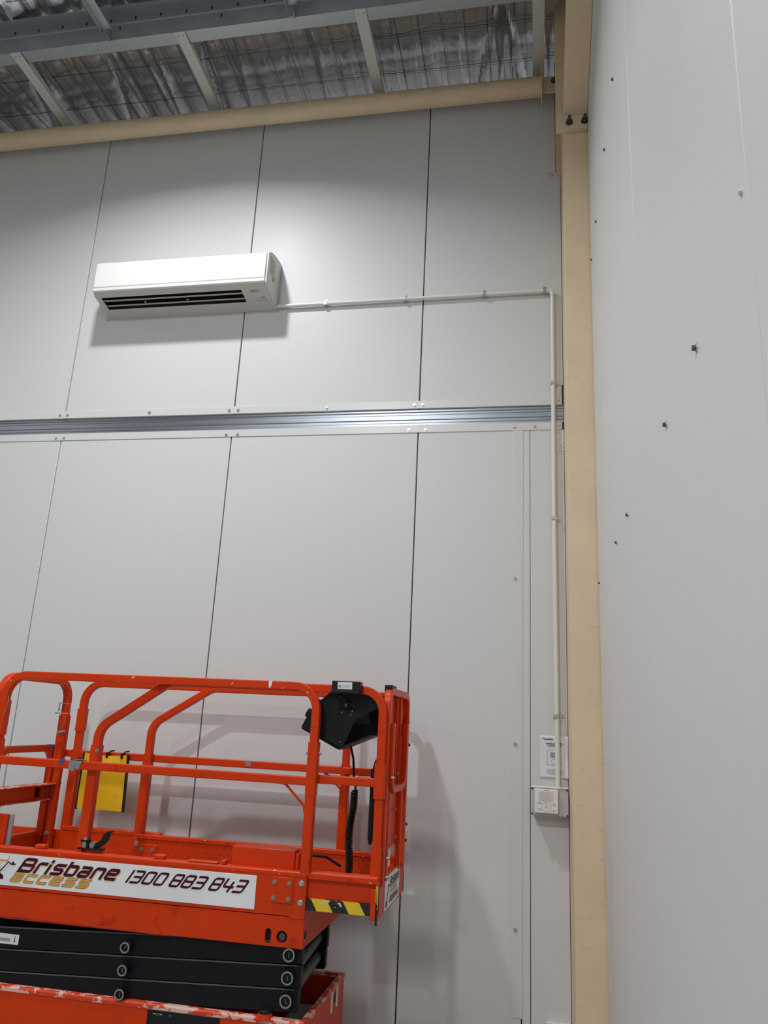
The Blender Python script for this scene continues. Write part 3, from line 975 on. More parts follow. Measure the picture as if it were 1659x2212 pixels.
for x, z in ((0.017, 1.368), (0.088, 1.364), (0.017, 1.338), (0.088, 1.333)):
    bx = MB()
    loop = []
    for i in range(16):
        t = 2 * PI * i / 16
        loop.append((x + math.copysign(0.007, math.cos(t)) + 0.0045 * math.cos(t), KY - 0.0002, z + 0.0045 * math.sin(t)))
    bx.tube(loop + loop[:2], 0.00045, 4)
    bx.box(x - 0.003, x + 0.004, KY - 0.0004, KY, z - 0.0016, z + 0.0016)
    bx.build('button', 'inkgrey', wc)

man = thing('instruction_sheet', (0.09, 0.0, 1.485), 'printed controller manual taped to the wall behind the conduit', 'paper')
pm = MB()
NXp, NZp = 18, 20
pv = []
for j in range(NZp + 1):
    for i in range(NXp + 1):
        u, v = i / NXp, j / NZp
        bulge = max(0.0, (u - 0.78)) * (0.035 + 0.02 * math.sin(7 * v + 1)) + 0.0012 * math.sin(9 * v + 4 * u)
        pv.append((0.0215 + 0.1455 * u, -0.0022 - max(0, bulge), 1.4855 + 0.2140 * v))
pf_ = []
for j in range(NZp):
    for i in range(NXp):
        b0 = j * (NXp + 1) + i
        pf_.append((b0, b0 + 1, b0 + NXp + 2, b0 + NXp + 1))
pm.add(pv, pf_)
po = pm.build('sheet', 'paper', man)
sm = po.modifiers.new('thick', 'SOLIDIFY'); sm.thickness = 0.0006
PYk = -0.0040
text_mb('DAIKIN', 0.0115, (0.0425, PYk, 1.678), (1, 0, 0), (0, 0, 1), 0.0001, 0.1, 0.0005, 'LEFT', 1.2).build('maker_lettering', 'ink', man)
lg = MB(); lg.prism([(0.033, 1.686), (0.041, 1.686), (0.034, 1.679)], 'y', PYk - 0.0002, PYk); lg.prism([(0.0335, 1.688), (0.043, 1.688), (0.043, 1.687), (0.0335, 1.687)], 'y', PYk - 0.0002, PYk)
lg.build('maker_mark', 'ink', man)
text_mb('WIRED REMOTE', 0.0125, (0.094, PYk, 1.655), (1, 0, 0), (0, 0, 1), 0.0001, 0, 0.0004, 'CENTER', 0.95).build('title_lettering', 'ink', man)
text_mb('CONTROLLER', 0.0125, (0.094, PYk, 1.644), (1, 0, 0), (0, 0, 1), 0.0001, 0, 0.0004, 'CENTER', 0.95).build('title_lettering', 'ink', man)
text_mb('OPERATION MANUAL', 0.0075, (0.094, PYk, 1.634), (1, 0, 0), (0, 0, 1), 0.0001, 0, 0.0, 'CENTER', 0.9).build('subtitle_lettering', 'inkgrey', man)
dr = MB()
dr.tube([(0.058, PYk, 1.553), (0.058, PYk, 1.626), (0.131, PYk, 1.626), (0.131, PYk, 1.553), (0.058, PYk, 1.553), (0.058, PYk, 1.556)], 0.0007, 4)
dr.ring((0.094, PYk, 1.571), (0, -1, 0), 0.013, 0.0138, 0.0002, 32)
dr.build('line_drawing', 'ink', man)
dr = MB(); dr.box(0.074, 0.114, PYk - 0.0002, PYk, 1.590, 1.616)
for i, z in enumerate((1.531, 1.524, 1.518, 1.512, 1.506)):
    dr.box(0.054, 0.138, PYk - 0.0002, PYk, z - 0.0018, z)
dr.build('grey_print', 'inkgrey', man)

# ================================================================== SCISSOR LIFT
NY, FYR = -0.92, -0.21          # outer faces of the two long sides
lift = thing('scissor_lift', (-2.1, -0.56, 0.0), 'orange electric scissor lift parked along the back wall', 'scissor lift')


def P(mb, name, mats, parent=None, bevel=0.0, **k):
    return mb.build(name, mats, parent or lift, bevel, **k)


XL = -3.25                      # hidden rear end, outside the picture
# ---- chassis
base = P(MB().box(XL - 0.1, -0.925, NY - 0.004, NY + 0.018, 0.13, 0.520).box(XL - 0.1, -0.925, FYR - 0.018, FYR + 0.004, 0.13, 0.520)
         .box(-0.943, -0.925, NY + 0.018, FYR - 0.018, 0.13, 0.520).box(XL - 0.1, XL - 0.08, NY + 0.018, FYR - 0.018, 0.13, 0.52)
         .box(XL - 0.08, -0.943, NY + 0.018, FYR - 0.018, 0.13, 0.15), 'chassis', 'orange', None, 0.003)
rim = MB()
rim.prism([(NY - 0.008, 0.515), (NY - 0.008, 0.530), (NY - 0.002, 0.537), (NY + 0.022, 0.537), (NY + 0.026, 0.530), (NY + 0.026, 0.515)], 'x', XL - 0.1, -0.923)
rim.prism([(FYR - 0.026, 0.515), (FYR - 0.026, 0.535), (FYR + 0.006, 0.535), (FYR + 0.006, 0.515)], 'x', XL - 0.1, -0.921)
rim.box(-0.945, -0.921, NY + 0.02, FYR - 0.02, 0.515, 0.535)
P(rim, 'chassis_rim', 'orangerim', base, 0.002)
cp = MB(); cp.box(-1.60, -1.28, NY - 0.009, NY - 0.002, 0.36, 0.516); P(cp, 'control_panel', 'black', base, 0.002)
cp = MB()
for x, w_ in ((-1.575, 0.012), (-1.545, 0.012), (-1.50, 0.006)):
    cp.box(x, x + w_, NY - 0.0096, NY - 0.009, 0.500, 0.504)
cp.ring((-1.555, NY - 0.009, 0.501), (0, -1, 0), 0.004, 0.0052, 0.0006, 16)
P(cp, 'panel_marks', 'greyplas', base)
cp = MB(); cp.cyl((-1.093, NY + 0.006, 0.530), (-1.093, NY + 0.006, 0.552), 0.034, 0.030, 24); P(cp, 'cap_socket', 'orange', base)
cp = MB(); cp.cyl((-1.093, NY + 0.006, 0.552), (-1.093, NY + 0.006, 0.564), 0.030, 0.027, 24); P(cp, 'rubber_cap', 'black', base, 0.002)
for yy in (-0.44, -0.34):
    lb = MB(); lb.box(-0.9249, -0.9243, yy - 0.016, yy + 0.016, 0.425, 0.512); P(lb, 'white_sticker', 'signwhite', base)
lb = MB(); lb.prism([(-0.405, 0.455), (-0.375, 0.455), (-0.375, 0.495), (-0.405, 0.495)], 'x', -0.9251, -0.9246); P(lb, 'latch_hole', 'dark', base)
ct = MB(); ct.box(-1.10, -0.96, -0.72, -0.40, 0.36, 0.44); P(ct, 'hydraulic_tray', 'greyplas', base, 0.006)
for x in (XL + 0.2, -1.25):
    for y in (NY + 0.06, FYR - 0.06):
        wl = MB(); wl.cyl((x, y - 0.05, 0.16), (x, y + 0.05, 0.16), 0.16, 0.16, 28); wh = P(wl, 'wheel', 'tyre', None, 0.012)
        wl = MB(); wl.cyl((x, y - 0.055, 0.16), (x, y + 0.055, 0.16), 0.07, 0.07, 20); P(wl, 'hub', 'greyplas', wh)

# ---- folded scissor arms, near and far, with pins and cross tubes
SL = 0.0635 / 1.385
for side, (ya, yb) in enumerate(((NY + 0.022, NY + 0.062), (FYR - 0.070, FYR - 0.030))):
    for k, zt in enumerate((0.822, 0.733, 0.644)):
        dxr = (0.0, 0.0, -0.005)[k] - (0.045 if side else 0)
        xr = -0.957 + dxr
        zl = zt - SL * (xr - XL)
        am = MB()
        am.prism([(XL, zl), (xr - 0.006, zt), (xr, zt - 0.008), (xr, zt - 0.082), (xr - 0.006, zt - 0.0875), (XL, zl - 0.0875)], 'y', ya, yb)
        arm = P(am, 'scissor_arm', 'arm', None, 0.004)
        if side == 0:
            ed = MB()
            ed.prism([(XL, zl - 0.0012), (xr - 0.02, zt - 0.0012), (xr - 0.02, zt - 0.006), (XL, zl - 0.006)], 'y', ya - 0.0008, ya + 0.002)
            P(ed, 'worn_edge', 'armedge', arm)
            for px, pz, r, ln in ((-1.006, (0.773, 0.688, 0.603)[k], 0.0265, 0.030), (-1.733, (0.737, 0.649, 0.558)[k], 0.0225, 0.040)):
                pn = MB()
                pn.ring((px, ya, pz), (0, -1, 0), r - 0.0075, r, ln - 0.002, 28, 1)
                pn.ring((px, ya - ln + 0.003, pz), (0, -1, 0), r - 0.0070, r - 0.0006, 0.003, 28, 0)
                pn.cyl((px, ya, pz), (px, ya - ln + 0.006, pz), r - 0.0072, r - 0.0072, 20, 1)
                pn.cyl((px, ya, pz), (px, ya - 0.008, pz), r + 0.008, r + 0.005, 24, 1)
                tdx = rng.uniform(-0.006, 0.006)
                pn.prism([(px - tdx - 0.0012, pz + 0.009), (px - tdx + 0.0012, pz + 0.009), (px + tdx + 0.0012, pz - 0.009), (px + tdx - 0.0012, pz - 0.009)], 'y', ya - ln + 0.004, ya - ln + 0.006, 0)
                P(pn, 'pivot_pin', ['pin', 'arm'], arm)
        if k < 2:
            iz = zt - 0.055
            ii = MB()
            yi0, yi1 = (yb + 0.004, yb + 0.034) if side == 0 else (ya - 0.034, ya - 0.004)
            ii.prism([(XL, iz + SL * 0.2), (xr - 0.045, iz - 0.0), (xr - 0.052, iz - 0.088), (XL, iz - 0.088 + SL * 0.2)], 'y', yi0, yi1)
            P(ii, 'inner_arm', 'arm', None, 0.003)
for z in (0.688, 0.603):
    xt = MB(); xt.cyl((-1.015, NY + 0.062, z), (-1.055, FYR - 0.07, z + 0.004), 0.026, 0.026, 24); P(xt, 'cross_tube', 'armedge')
dc = MB(); dc.box(-2.47, -2.263, NY + 0.0208, NY + 0.022, 0.690, 0.731); dl = P(dc, 'white_decal', 'signwhite', None, 0.0004)
dc = MB(); dc.box(-2.284, -2.281, NY + 0.0202, NY + 0.0208, 0.704, 0.724); dc.prism([(-2.288, 0.706), (-2.277, 0.706), (-2.2825, 0.698)], 'y', NY + 0.0202, NY + 0.0208)
P(dc, 'arrow_mark', 'ink', dl)
dc = MB(); dc.box(-2.45, -2.305, NY + 0.0203, NY + 0.0208, 0.700, 0.714); P(dc, 'grey_print', 'greyplas', dl)

# ---- platform frame (long box) with its cover plate, holes and end face
fr = MB(); fr.box(XL, -0.953, NY + 0.002, NY + 0.022, 0.797, 0.914)
lowf = P(fr, 'lower_side_plate', 'orange', None, 0.002)
hc = MB()
hp = []
for i in range(24):
    t = 2 * PI * i / 24
    hp.append((-1.105 + 0.0135 * math.cos(t), 0.835 + math.copysign(0.016, math.sin(t)) + 0.0135 * math.sin(t)))
hc.prism(hp, 'y', NY - 0.02, NY + 0.05)
hc2 = MB(); hc2.cyl((-1.045, NY - 0.02, 0.836), (-1.045, NY + 0.05, 0.836), 0.0235, 0.0235, 28)
cut(lowf, hc, 'orange'); cut(lowf, hc2, 'orange')
pk = MB(); pk.box(-1.14, -1.01, NY + 0.024, NY + 0.030, 0.80, 0.875); P(pk, 'hole_backing', 'black', lowf)
pk = MB(); pk.cyl((-1.045, NY + 0.024, 0.836), (-1.045, NY + 0.008, 0.836), 0.016, 0.014, 20); P(pk, 'hole_pin', 'bolt', lowf)
uf = MB(); uf.box(XL, -0.953, NY, NY + 0.022, 0.917, 1.078); upf = P(uf, 'upper_side_plate', 'orange', None, 0.002)
uf = MB(); uf.box(XL, -0.953, FYR - 0.022, FYR, 0.797, 1.078); P(uf, 'side_plate', 'orange', None, 0.002)
uf = MB(); uf.box(-0.965, -0.953, NY + 0.022, FYR - 0.022, 0.797, 0.96); ef = P(uf, 'end_plate', 'orange', None, 0.002)
uf = MB(); uf.cyl((-0.953, NY + 0.035, 0.845), (-0.9515, NY + 0.035, 0.845), 0.016, 0.016, 20); P(uf, 'end_hole', 'dark', ef)
lipm = MB()
lipm.prism([(NY - 0.002, 1.072), (NY - 0.002, 1.086), (NY + 0.003, 1.092), (NY + 0.040, 1.092), (NY + 0.040, 1.072)], 'x', XL, -0.953)
P(lipm, 'top_edge', 'orangeworn', upf, 0.002)
for x0, x1 in ((-2.245, -2.195), (-1.66, -1.61), (-1.50, -1.36), (-1.345, -1.325)):
    st = MB(); st.box(x0, x1, NY + 0.004, NY + 0.040, 1.092, 1.101 if x1 - x0 > 0.06 else 1.110); P(st, 'rail_stop', 'orangeworn', upf, 0.004)
cvp = MB(); cvp.box(-1.104, -1.009, NY - 0.006, NY, 0.966, 1.066); cvo = P(cvp, 'cover_plate', 'orange', None, 0.0015)
for x, z in ((-1.092, 1.045), (-1.026, 1.045), (-1.092, 0.983), (-1.026, 0.983)):
    inst('bolt', BOLT_S, cvo, (x, NY - 0.006, z))
for z in (1.048, 0.973):
    inst('bolt', BOLT, upf, (-0.974, NY, z))
lp_ = MB(); lp_.prism([(-3.2, 0.797), (-3.2, 0.812), (-2.0, 0.807), (-1.55, 0.797)], 'y', NY - 0.003, NY + 0.010); P(lp_, 'folded_lip', 'orangelip', lowf, 0.001)
gv = MB(); gv.box(-1.02, -0.953, NY - 0.001, NY + 0.004, 0.911, 0.918); P(gv, 'weld_bead', 'orangeworn', lowf, 0.001)
dk = MB(); dk.box(XL, -0.66, NY + 0.022, FYR - 0.022, 0.955, 0.972); P(dk, 'deck', 'greyplas')

# ---- long sign on the near side
sign = MB(); sign.box(-3.05, -1.174, NY - 0.0022, NY, 0.931, 1.063); sg = P(sign, 'name_sign', 'signwhite', None, 0.0005)
FX, FZ = (1, 0, 0), (0, 0, 1)
SY = NY - 0.0022
P(stroke_text('Brisbane', 0.0500, 0.470, (-2.2995, SY - 0.0001, 0.9938), FX, FZ, 0.62, 0.265, 0.0003, 0.0012), 'lettering_shadow', 'tan', sg)
P(stroke_text('Brisbane', 0.0500, 0.470, (-2.302, SY - 0.0004, 0.9965), FX, FZ, 0.62, 0.265, 0.0006), 'lettering', 'maroon', sg)
P(stroke_text('access', 0.0385, 0.375, (-2.335, SY - 0.0001, 0.9525), FX, FZ, 0.62, 0.25, 0.0004, 0.0010), 'lettering_outline', 'maroon', sg)
P(stroke_text('access', 0.0385, 0.375, (-2.335, SY - 0.0005, 0.9525), FX, FZ, 0.62, 0.25, 0.0005, -0.0005), 'lettering', 'gold', sg)
P(stroke_text('1300 883 843', 0.0460, 0.532, (-1.770, SY - 0.0003, 0.9920), FX, FZ, 0.66, 0.205, 0.0006, 0.0, 0.26, 0.30), 'lettering', 'maroon', sg)
# logo of a boom lift with a raised platform, partly out of the picture
lo_ = MB()
lo_.tube([(-2.402, SY - 0.0005, 0.978), (-2.359, SY - 0.0005, 1.029), (-2.341, SY - 0.0005, 1.020)], 0.0030, 5)
lo_.box(-2.347, -2.322, SY - 0.0008, SY, 1.017, 1.024); lo_.box(-2.340, -2.331, SY - 0.0008, SY, 1.022, 1.031)
lo_.prism([(-2.470, 0.955), (-2.372, 0.955), (-2.376, 0.972), (-2.400, 0.984), (-2.435, 0.990), (-2.462, 0.976)], 'y', SY - 0.0008, SY)
P(lo_, 'logo', 'maroon', sg)
lo_ = MB()
lo_.box(-2.46, -2.362, SY - 0.0006, SY, 1.030, 1.037)
lo_.tube([(-2.39, SY - 0.0004, 1.030), (-2.40, SY - 0.0004, 1.012), (-2.39, SY - 0.0004, 0.995)], 0.0012, 5)
lo_.tube([(-2.366, SY - 0.0004, 1.036), (-2.358, SY - 0.0004, 1.050), (-2.360, SY - 0.0004, 1.058)], 0.0015, 5)
P(lo_, 'logo_platform', 'gold', sg)

# ---- roll-out extension deck at the column end
XE = -0.646
eb = MB(); eb.box(-0.955, XE, NY + 0.024, NY + 0.040, 0.945, 1.066); P(eb, 'extension_beam', 'orange', None, 0.002)
eb = MB(); eb.box(-0.955, XE, FYR - 0.040, FYR - 0.024, 0.945, 1.066); P(eb, 'extension_beam', 'orange', None, 0.002)
eb = MB(); eb.prism([(NY + 0.010, 1.062), (NY + 0.004, 1.068), (NY + 0.004, 1.088), (NY + 0.012, 1.094), (NY + 0.060, 1.094), (NY + 0.060, 1.062)], 'x', -0.952, XE - 0.004)
P(eb, 'deck_edge', 'orangeworn', None, 0.002)
eb = MB(); eb.box(-0.952, -0.676, NY + 0.008, NY + 0.024, 0.945, 0.990); P(eb, 'warning_tape', 'stripes')
eb = MB(); eb.box(-0.676, XE, NY + 0.004, NY + 0.024, 0.930, 1.048); P(eb, 'corner_gusset', 'orange', None, 0.003)
ep = MB(); ep.box(XE - 0.006, XE, NY, FYR - 0.02, 0.925, 1.076); epo = P(ep, 'toe_plate', 'orange', None, 0.002)
ep = MB(); ep.prism([(NY, 0.918), (NY, 1.062), (NY + 0.012, 1.062), (NY + 0.012, 0.910)], 'x', XE - 0.007, XE + 0.001)
ep.prism([(FYR - 0.034, 0.930), (FYR - 0.034, 1.062), (FYR - 0.020, 1.062), (FYR - 0.020, 0.930)], 'x', XE - 0.007, XE + 0.001)
P(ep, 'edge_tape', 'stripes', epo)
es = MB(); es.box(XE, XE + 0.002, -0.755, -0.376, 0.934, 1.068); eso = P(es, 'end_sign', 'signwhite', None, 0.0005)
EXD, EZD = (0, 1, 0), (0, 0, 1)
ESX = XE + 0.002
P(stroke_text('Brisbane', 0.030, 0.235, (ESX + 0.0002, -0.640, 1.020), EXD, EZD, 0.5, 0.22, 0.0005), 'lettering', 'maroon', eso)
P(stroke_text('access', 0.030, 0.165, (ESX + 0.0001, -0.630, 0.989), EXD, EZD, 0.5, 0.22, 0.0003, 0.0018), 'lettering', 'tanmuted', eso)
P(stroke_text('1300 883 843', 0.022, 0.225, (ESX + 0.0002, -0.640, 0.950), EXD, EZD, 0.5, 0.17, 0.0005, 0.0, 0.26, 0.30), 'lettering', 'maroon', eso)
lo_ = MB()
lo_.tube([(ESX + .0004, -0.705, 0.965), (ESX + .0004, -0.672, 1.028), (ESX + .0004, -0.655, 1.022)], 0.0022, 5)
lo_.prism([(-0.735, 0.944), (-0.690, 0.944), (-0.692, 0.960), (-0.708, 0.972), (-0.728, 0.964)], 'x', ESX, ESX + 0.0006)
lo_.box(ESX, ESX + 0.0006, -0.668, -0.648, 1.018, 1.026)
P(lo_, 'logo', 'maroon', eso)

# ---- guard rails
A_ = 0.0185


def rail(name, pts, r, nrm=(0, 1, 0), a=A_, b=A_, mat='orange', parent=None):
    mb = MB(); mb.sweep(roundpath(pts, r), nrm, a, b, 0.0045)
    o = P(mb, name, mat, parent)
    o.data.set_sharp_from_angle(angle=math.radians(17))
    return o


yN, yF, yNi, yFi = NY + 0.020, FYR - 0.020, NY + 0.058, FYR - 0.058
mn = rail('guard_rail', [(-2.532, yN, 1.08), (-2.532, yN, 1.8625), (-0.966, yN, 1.8625), (-0.966, yN, 1.08)], 0.105, mat='orangeworn')
mf = rail('guard_rail', [(-2.512, yF, 0.98), (-2.512, yF, 1.8625), (-0.972, yF, 1.8625), (-0.972, yF, 0.98)], 0.105)
inn = rail('guard_rail', [(-2.033, yNi, 1.08), (-2.033, yNi, 1.635), (-1.70, yNi, 1.858), (-0.668, yNi, 1.858), (-0.668, yNi, 1.06)], 0.10)
inf = rail('guard_rail', [(-2.062, yFi, 0.98), (-2.062, yFi, 1.655), (-1.735, yFi, 1.858), (-0.668, yFi, 1.858), (-0.668, yFi, 0.98)], 0.10)
rail('mid_rail', [(-2.62, yN, 1.466), (-0.966, yN, 1.457)], 0.01)
rail('mid_rail', [(-2.60, yF, 1.478), (-0.972, yF, 1.474)], 0.01)
rail('mid_rail', [(-0.966, yNi, 1.466), (-0.668, yNi, 1.466)], 0.01)
rail('mid_rail', [(-0.972, yFi, 1.474), (-0.668, yFi, 1.474)], 0.01)


def sleeve(x, y, z0, z1, par, e=0.0235):
    s = MB(); s.sweep([(x, y, z0), (x, y, z1)], (0, 1, 0), e, e, 0.007)
    o = P(s, 'sleeve', 'orange', par)
    o.data.set_sharp_from_angle(angle=math.radians(17))
    return o


sleeve(-0.966, yN, 1.40, 1.622, mn); sleeve(-0.966, yN, 1.08, 1.40, mn, 0.0215)
sleeve(-2.532, yN, 1.58, 1.74, mn); sleeve(-2.532, yN, 1.08, 1.56, mn)
sleeve(-2.033, yNi, 1.08, 1.555, inn)
sleeve(-2.062, yFi, 1.02, 1.50, inf)
sleeve(-0.972, yF, 1.02, 1.50, mf)
sleeve(-2.512, yF, 1.02, 1.50, mf); sleeve(-2.512, yF, 1.60, 1.72, mf)
sleeve(-0.668, yNi, 1.40, 1.548, inn, 0.0245); sleeve(-0.668, yNi, 1.08, 1.205, inn, 0.0225)
sleeve(-0.668, yFi, 1.40, 1.548, inf)
for x, y, z, par in ((-0.966, yN, 1.575, mn), (-0.640, yNi + 0.01, 1.49, inn), (-0.645, yNi, 1.165, inn), (-0.645, yNi, 1.09, inn)):
    for sgn in (-1, 1):
        bb = MB(); bb.cyl((x + sgn * 0.020, y, z), (x + sgn * 0.034, y, z), 0.007, 0.006, 8); P(bb, 'bolt', 'pin', par)
inst('bolt', BOLT_S, inn, (-2.018, yNi - 0.024, 1.53))
for z in (1.62, 1.24, 1.165):
    bb = MB(); bb.cyl((-0.668 + 0.018, yFi + 0.0, z), (-0.668 + 0.036, yFi + 0.0, z), 0.008, 0.007, 8); P(bb, 'bolt', 'bolt', inf)
# knee braces
for pts, par in (([(-1.118, yN, 1.445), (-1.085, yN, 1.440), (-0.992, yN, 1.352), (-0.990, yN, 1.325)], mn),
                 ([(-1.085, yF, 1.455), (-1.062, yF, 1.446), (-0.985, yF, 1.372), (-0.984, yF, 1.34)], mf)):
    kb = MB(); kb.sweep(roundpath(pts, 0.03, 4), (0, 1, 0), 0.0055, 0.0055, round_=True); P(kb, 'knee_brace', 'orange', par)

# entry end: end hoop, corner posts, swing gate, toe board
XG = -2.63
rail('end_rail', [(-2.60, NY + 0.075, 1.08), (-2.60, NY + 0.075, 1.8625), (-2.585, FYR - 0.075, 1.8625), (-2.585, FYR - 0.075, 1.45)], 0.10, (1, 0, 0))
s = MB(); s.sweep([(-2.585, FYR - 0.075, 1.44), (-2.585, FYR - 0.075, 1.68)], (1, 0, 0), 0.024, 0.024, 0.006); P(s, 'sleeve', 'orange')
cpost = MB()
cpost.box(-2.655, -2.625, FYR - 0.075, FYR - 0.045, 0.96, 1.50)
cpost.box(-2.640, -2.632, FYR - 0.045, FYR - 0.01, 0.96, 1.50)
cpo = P(cpost, 'corner_post', 'orange', None, 0.002)
cpost = MB(); cpost.box(-2.604, -2.566, FYR - 0.080, FYR - 0.045, 0.96, 1.46); P(cpost, 'corner_post', 'orange', None, 0.003)
for z in (1.065, 0.99):
    bb = MB(); bb.cyl((-2.585, FYR - 0.080, z), (-2.585, FYR - 0.098, z), 0.012, 0.009, 8); P(bb, 'bolt', 'pin', cpo)
gate = rail('swing_gate', [(XG, -0.775, 1.09), (XG, -0.745, 1.500), (XG, -0.285, 1.503), (XG, -0.285, 1.05)], 0.075, (1, 0, 0), 0.0175, 0.0175)
gb = MB(); gb.box(XG - 0.006, XG + 0.006, -0.775, -0.265, 1.240, 1.315); gbo = P(gb, 'gate_plate', 'orangeworn', None, 0.003)
gc = MB(); gc.box(XG - 0.03, XG + 0.03, -0.400, -0.345, 1.250, 1.300); cut(gbo, gc, 'orange')
gb = MB(); gb.box(XG - 0.030, XG - 0.012, -0.415, -0.330, 1.24, 1.31); P(gb, 'latch_pocket', 'black', gbo)
gb = MB(); gb.box(XG - 0.02, XG + 0.055, -0.775, -0.235, 1.315, 1.320); gb.box(XG - 0.02, XG + 0.045, -0.775, -0.245, 1.236, 1.240); P(gb, 'gate_ledge', 'orangerim', gbo, 0.001)
bb = MB(); bb.cyl((XG + 0.006, -0.305, 1.278), (XG + 0.020, -0.305, 1.278), 0.011, 0.008, 10); P(bb, 'bolt', 'pin', gbo)
tw = MB(); tw.box(XG - 0.02, XG + 0.021, -0.325, -0.282, 1.482, 1.5215); P(tw, 'blue_tape', 'blue', gate, 0.003)
te = MB(); te.box(-2.655, -2.645, NY + 0.03, FYR - 0.03, 0.96, 1.052); te.box(-2.66, -2.635, NY + 0.03, FYR - 0.03, 1.052, 1.074); P(te, 'toe_board', 'orange', None, 0.002)
lp = MB(); lp.box(-2.60, -2.437, NY + 0.050, NY + 0.066, 1.075, 1.222); P(lp, 'hinge_plate', 'orange', None, 0.003)
lp = MB(); lp.box(-2.446, -2.420, NY + 0.068, NY + 0.082, 1.075, 1.220); P(lp, 'buffer_strip', 'greyplas', None, 0.003)
tg_ = MB(); tg_.box(-2.515, -2.490, yF - 0.022, yF - 0.020, 1.275, 1.345); P(tg_, 'yellow_tag', 'yellowtag')
br = MB(); br.sweep(roundpath([(-2.485, yF, 1.36), (-2.48, yF, 1.40), (-2.43, yF, 1.46)], 0.03, 4), (0, 1, 0), 0.006, 0.006, round_=True); P(br, 'knee_brace', 'orange', mf)
# wire pin and chain at the far corner
wp = MB()
wp.tube([(-2.60, -0.33, 1.70), (-2.595, -0.34, 1.745), (-2.53, -0.34, 1.742), (-2.535, -0.33, 1.69), (-2.61, -0.345, 1.69)], 0.003, 6)
wp.tube([(-2.545, -0.335, 1.69), (-2.56, -0.325, 1.64), (-2.575, -0.32, 1.60)], 0.0016, 6)
wp.cyl((-2.585, -0.33, 1.585), (-2.545, -0.33, 1.595), 0.008, 0.008, 8)
P(wp, 'locking_pin', 'pin', mf)
wp = MB(); wp.tube([(-2.505, yN - 0.02, 1.76), (-2.498, yN - 0.022, 1.735), (-2.505, yN - 0.02, 1.71), (-2.515, yN - 0.02, 1.65), (-2.52, yN - 0.02, 1.60)], 0.0022, 6)
P(wp, 'lanyard', 'pin', mn)

# far-side toe board with tread pattern
tb_ = MB(); tb_.box(-2.52, -1.95, yF - 0.026, yF - 0.018, 0.97, 1.082); P(tb_, 'toe_board', 'orange', None, 0.002)
tb_ = MB(); tb_.box(-2.52, -1.95, yF - 0.030, yF + 0.006, 1.082, 1.104); P(tb_, 'toe_rail', 'orangeworn', None, 0.004)
tb_ = MB(); tb_.box(-2.06, -0.66, yFi - 0.026, yFi - 0.018, 0.97, 1.076); tbo = P(tb_, 'tread_toe_board', 'orange', None, 0.002)
tb_ = MB(); tb_.box(-2.06, -0.66, yFi - 0.032, yFi + 0.006, 1.076, 1.098); P(tb_, 'toe_rail', 'orangeworn', None, 0.004)
tr = MB()
x = -1.93
i = 0
while x < -0.68:
    for j in range(4):
        cx, cz = x + (0.019 if j % 2 else 0.0), 0.988 + j * 0.026
        sg_ = 1 if (i + j) % 2 else -1
        dx, dz = 0.015, 0.011 * sg_
        nx_, nz_ = 0.003, -0.0036 * sg_
        y0 = yFi - 0.026
        tr.add([(cx - dx, y0, cz - dz), (cx + nx_, y0 - 0.003, cz + nz_ * -1), (cx + dx, y0, cz + dz), (cx - nx_, y0 - 0.003, cz - nz_ * -1),
                (cx, y0 - 0.0045, cz)], [(0, 1, 4), (1, 2, 4), (2, 3, 4), (3, 0, 4)])
    x += 0.038
    i += 1
tro = P(tr, 'tread_pattern', 'orange', tbo); tro['kind'] = 'stuff'
sp_ = MB(); sp_.box(-2.036, -1.940, yFi - 0.034, yFi - 0.026, 0.955, 1.052); spo = P(sp_, 'bolted_plate', 'orange', None, 0.002)
for x in (-2.022, -1.962): inst('bolt', BOLT_S, spo, (x, yFi - 0.034, 1.028))
inst('bolt', BOLT, inf, (-2.060, yFi - 0.024, 1.052))
# tool box on the near edge of the deck
bx = MB(); bx.box(-1.312, -1.024, NY + 0.042, NY + 0.110, 1.06, 1.168); bxo = P(bx, 'deck_box', 'orange', None, 0.005)
bx = MB(); bx.box(-1.024, -1.006, NY + 0.048, NY + 0.104, 1.06, 1.155); P(bx, 'box_end', 'orange', bxo, 0.003)
bx = MB(); bx.tube([(-1.00, -0.72, 1.13), (-0.93, -0.70, 1.125), (-0.87, -0.66, 1.085)], 0.006, 8); P(bx, 'hose', 'black')

# folding-rail latch with black lever
lt_ = MB(); lt_.prism([(-2.040, -0.905), (-1.925, -0.905), (-1.915, -0.88), (-1.935, -0.845), (-2.035, -0.845)], 'z', 1.104, 1.111); lto = P(lt_, 'lever_latch', 'black', None, 0.001)
lt_ = MB(); lt_.box(-2.038, -2.020, -0.900, -0.885, 1.086, 1.104); lt_.box(-2.005, -1.94, -0.89, -0.85, 1.086, 1.104); P(lt_, 'latch_foot', 'orange', lto)
lt_ = MB(); lt_.cyl((-2.016, -0.882, 1.111), (-2.016, -0.882, 1.134), 0.014, 0.012, 8); lt_.cyl((-2.016, -0.882, 1.142), (-2.016, -0.882, 1.153), 0.009, 0.006, 10); P(lt_, 'latch_bolt', 'pin', lto)
lt_ = MB(); lt_.box(-2.034, -1.998, -0.892, -0.868, 1.134, 1.142); lt_.box(-2.002, -1.994, -0.892, -0.868, 1.111, 1.142); P(lt_, 'latch_bracket', 'black', lto)
lt_ = MB(); lt_.cyl((-1.972, -0.900, 1.124), (-1.972, -0.860, 1.124), 0.013, 0.013, 12); P(lt_, 'latch_pivot', 'pin', lto)
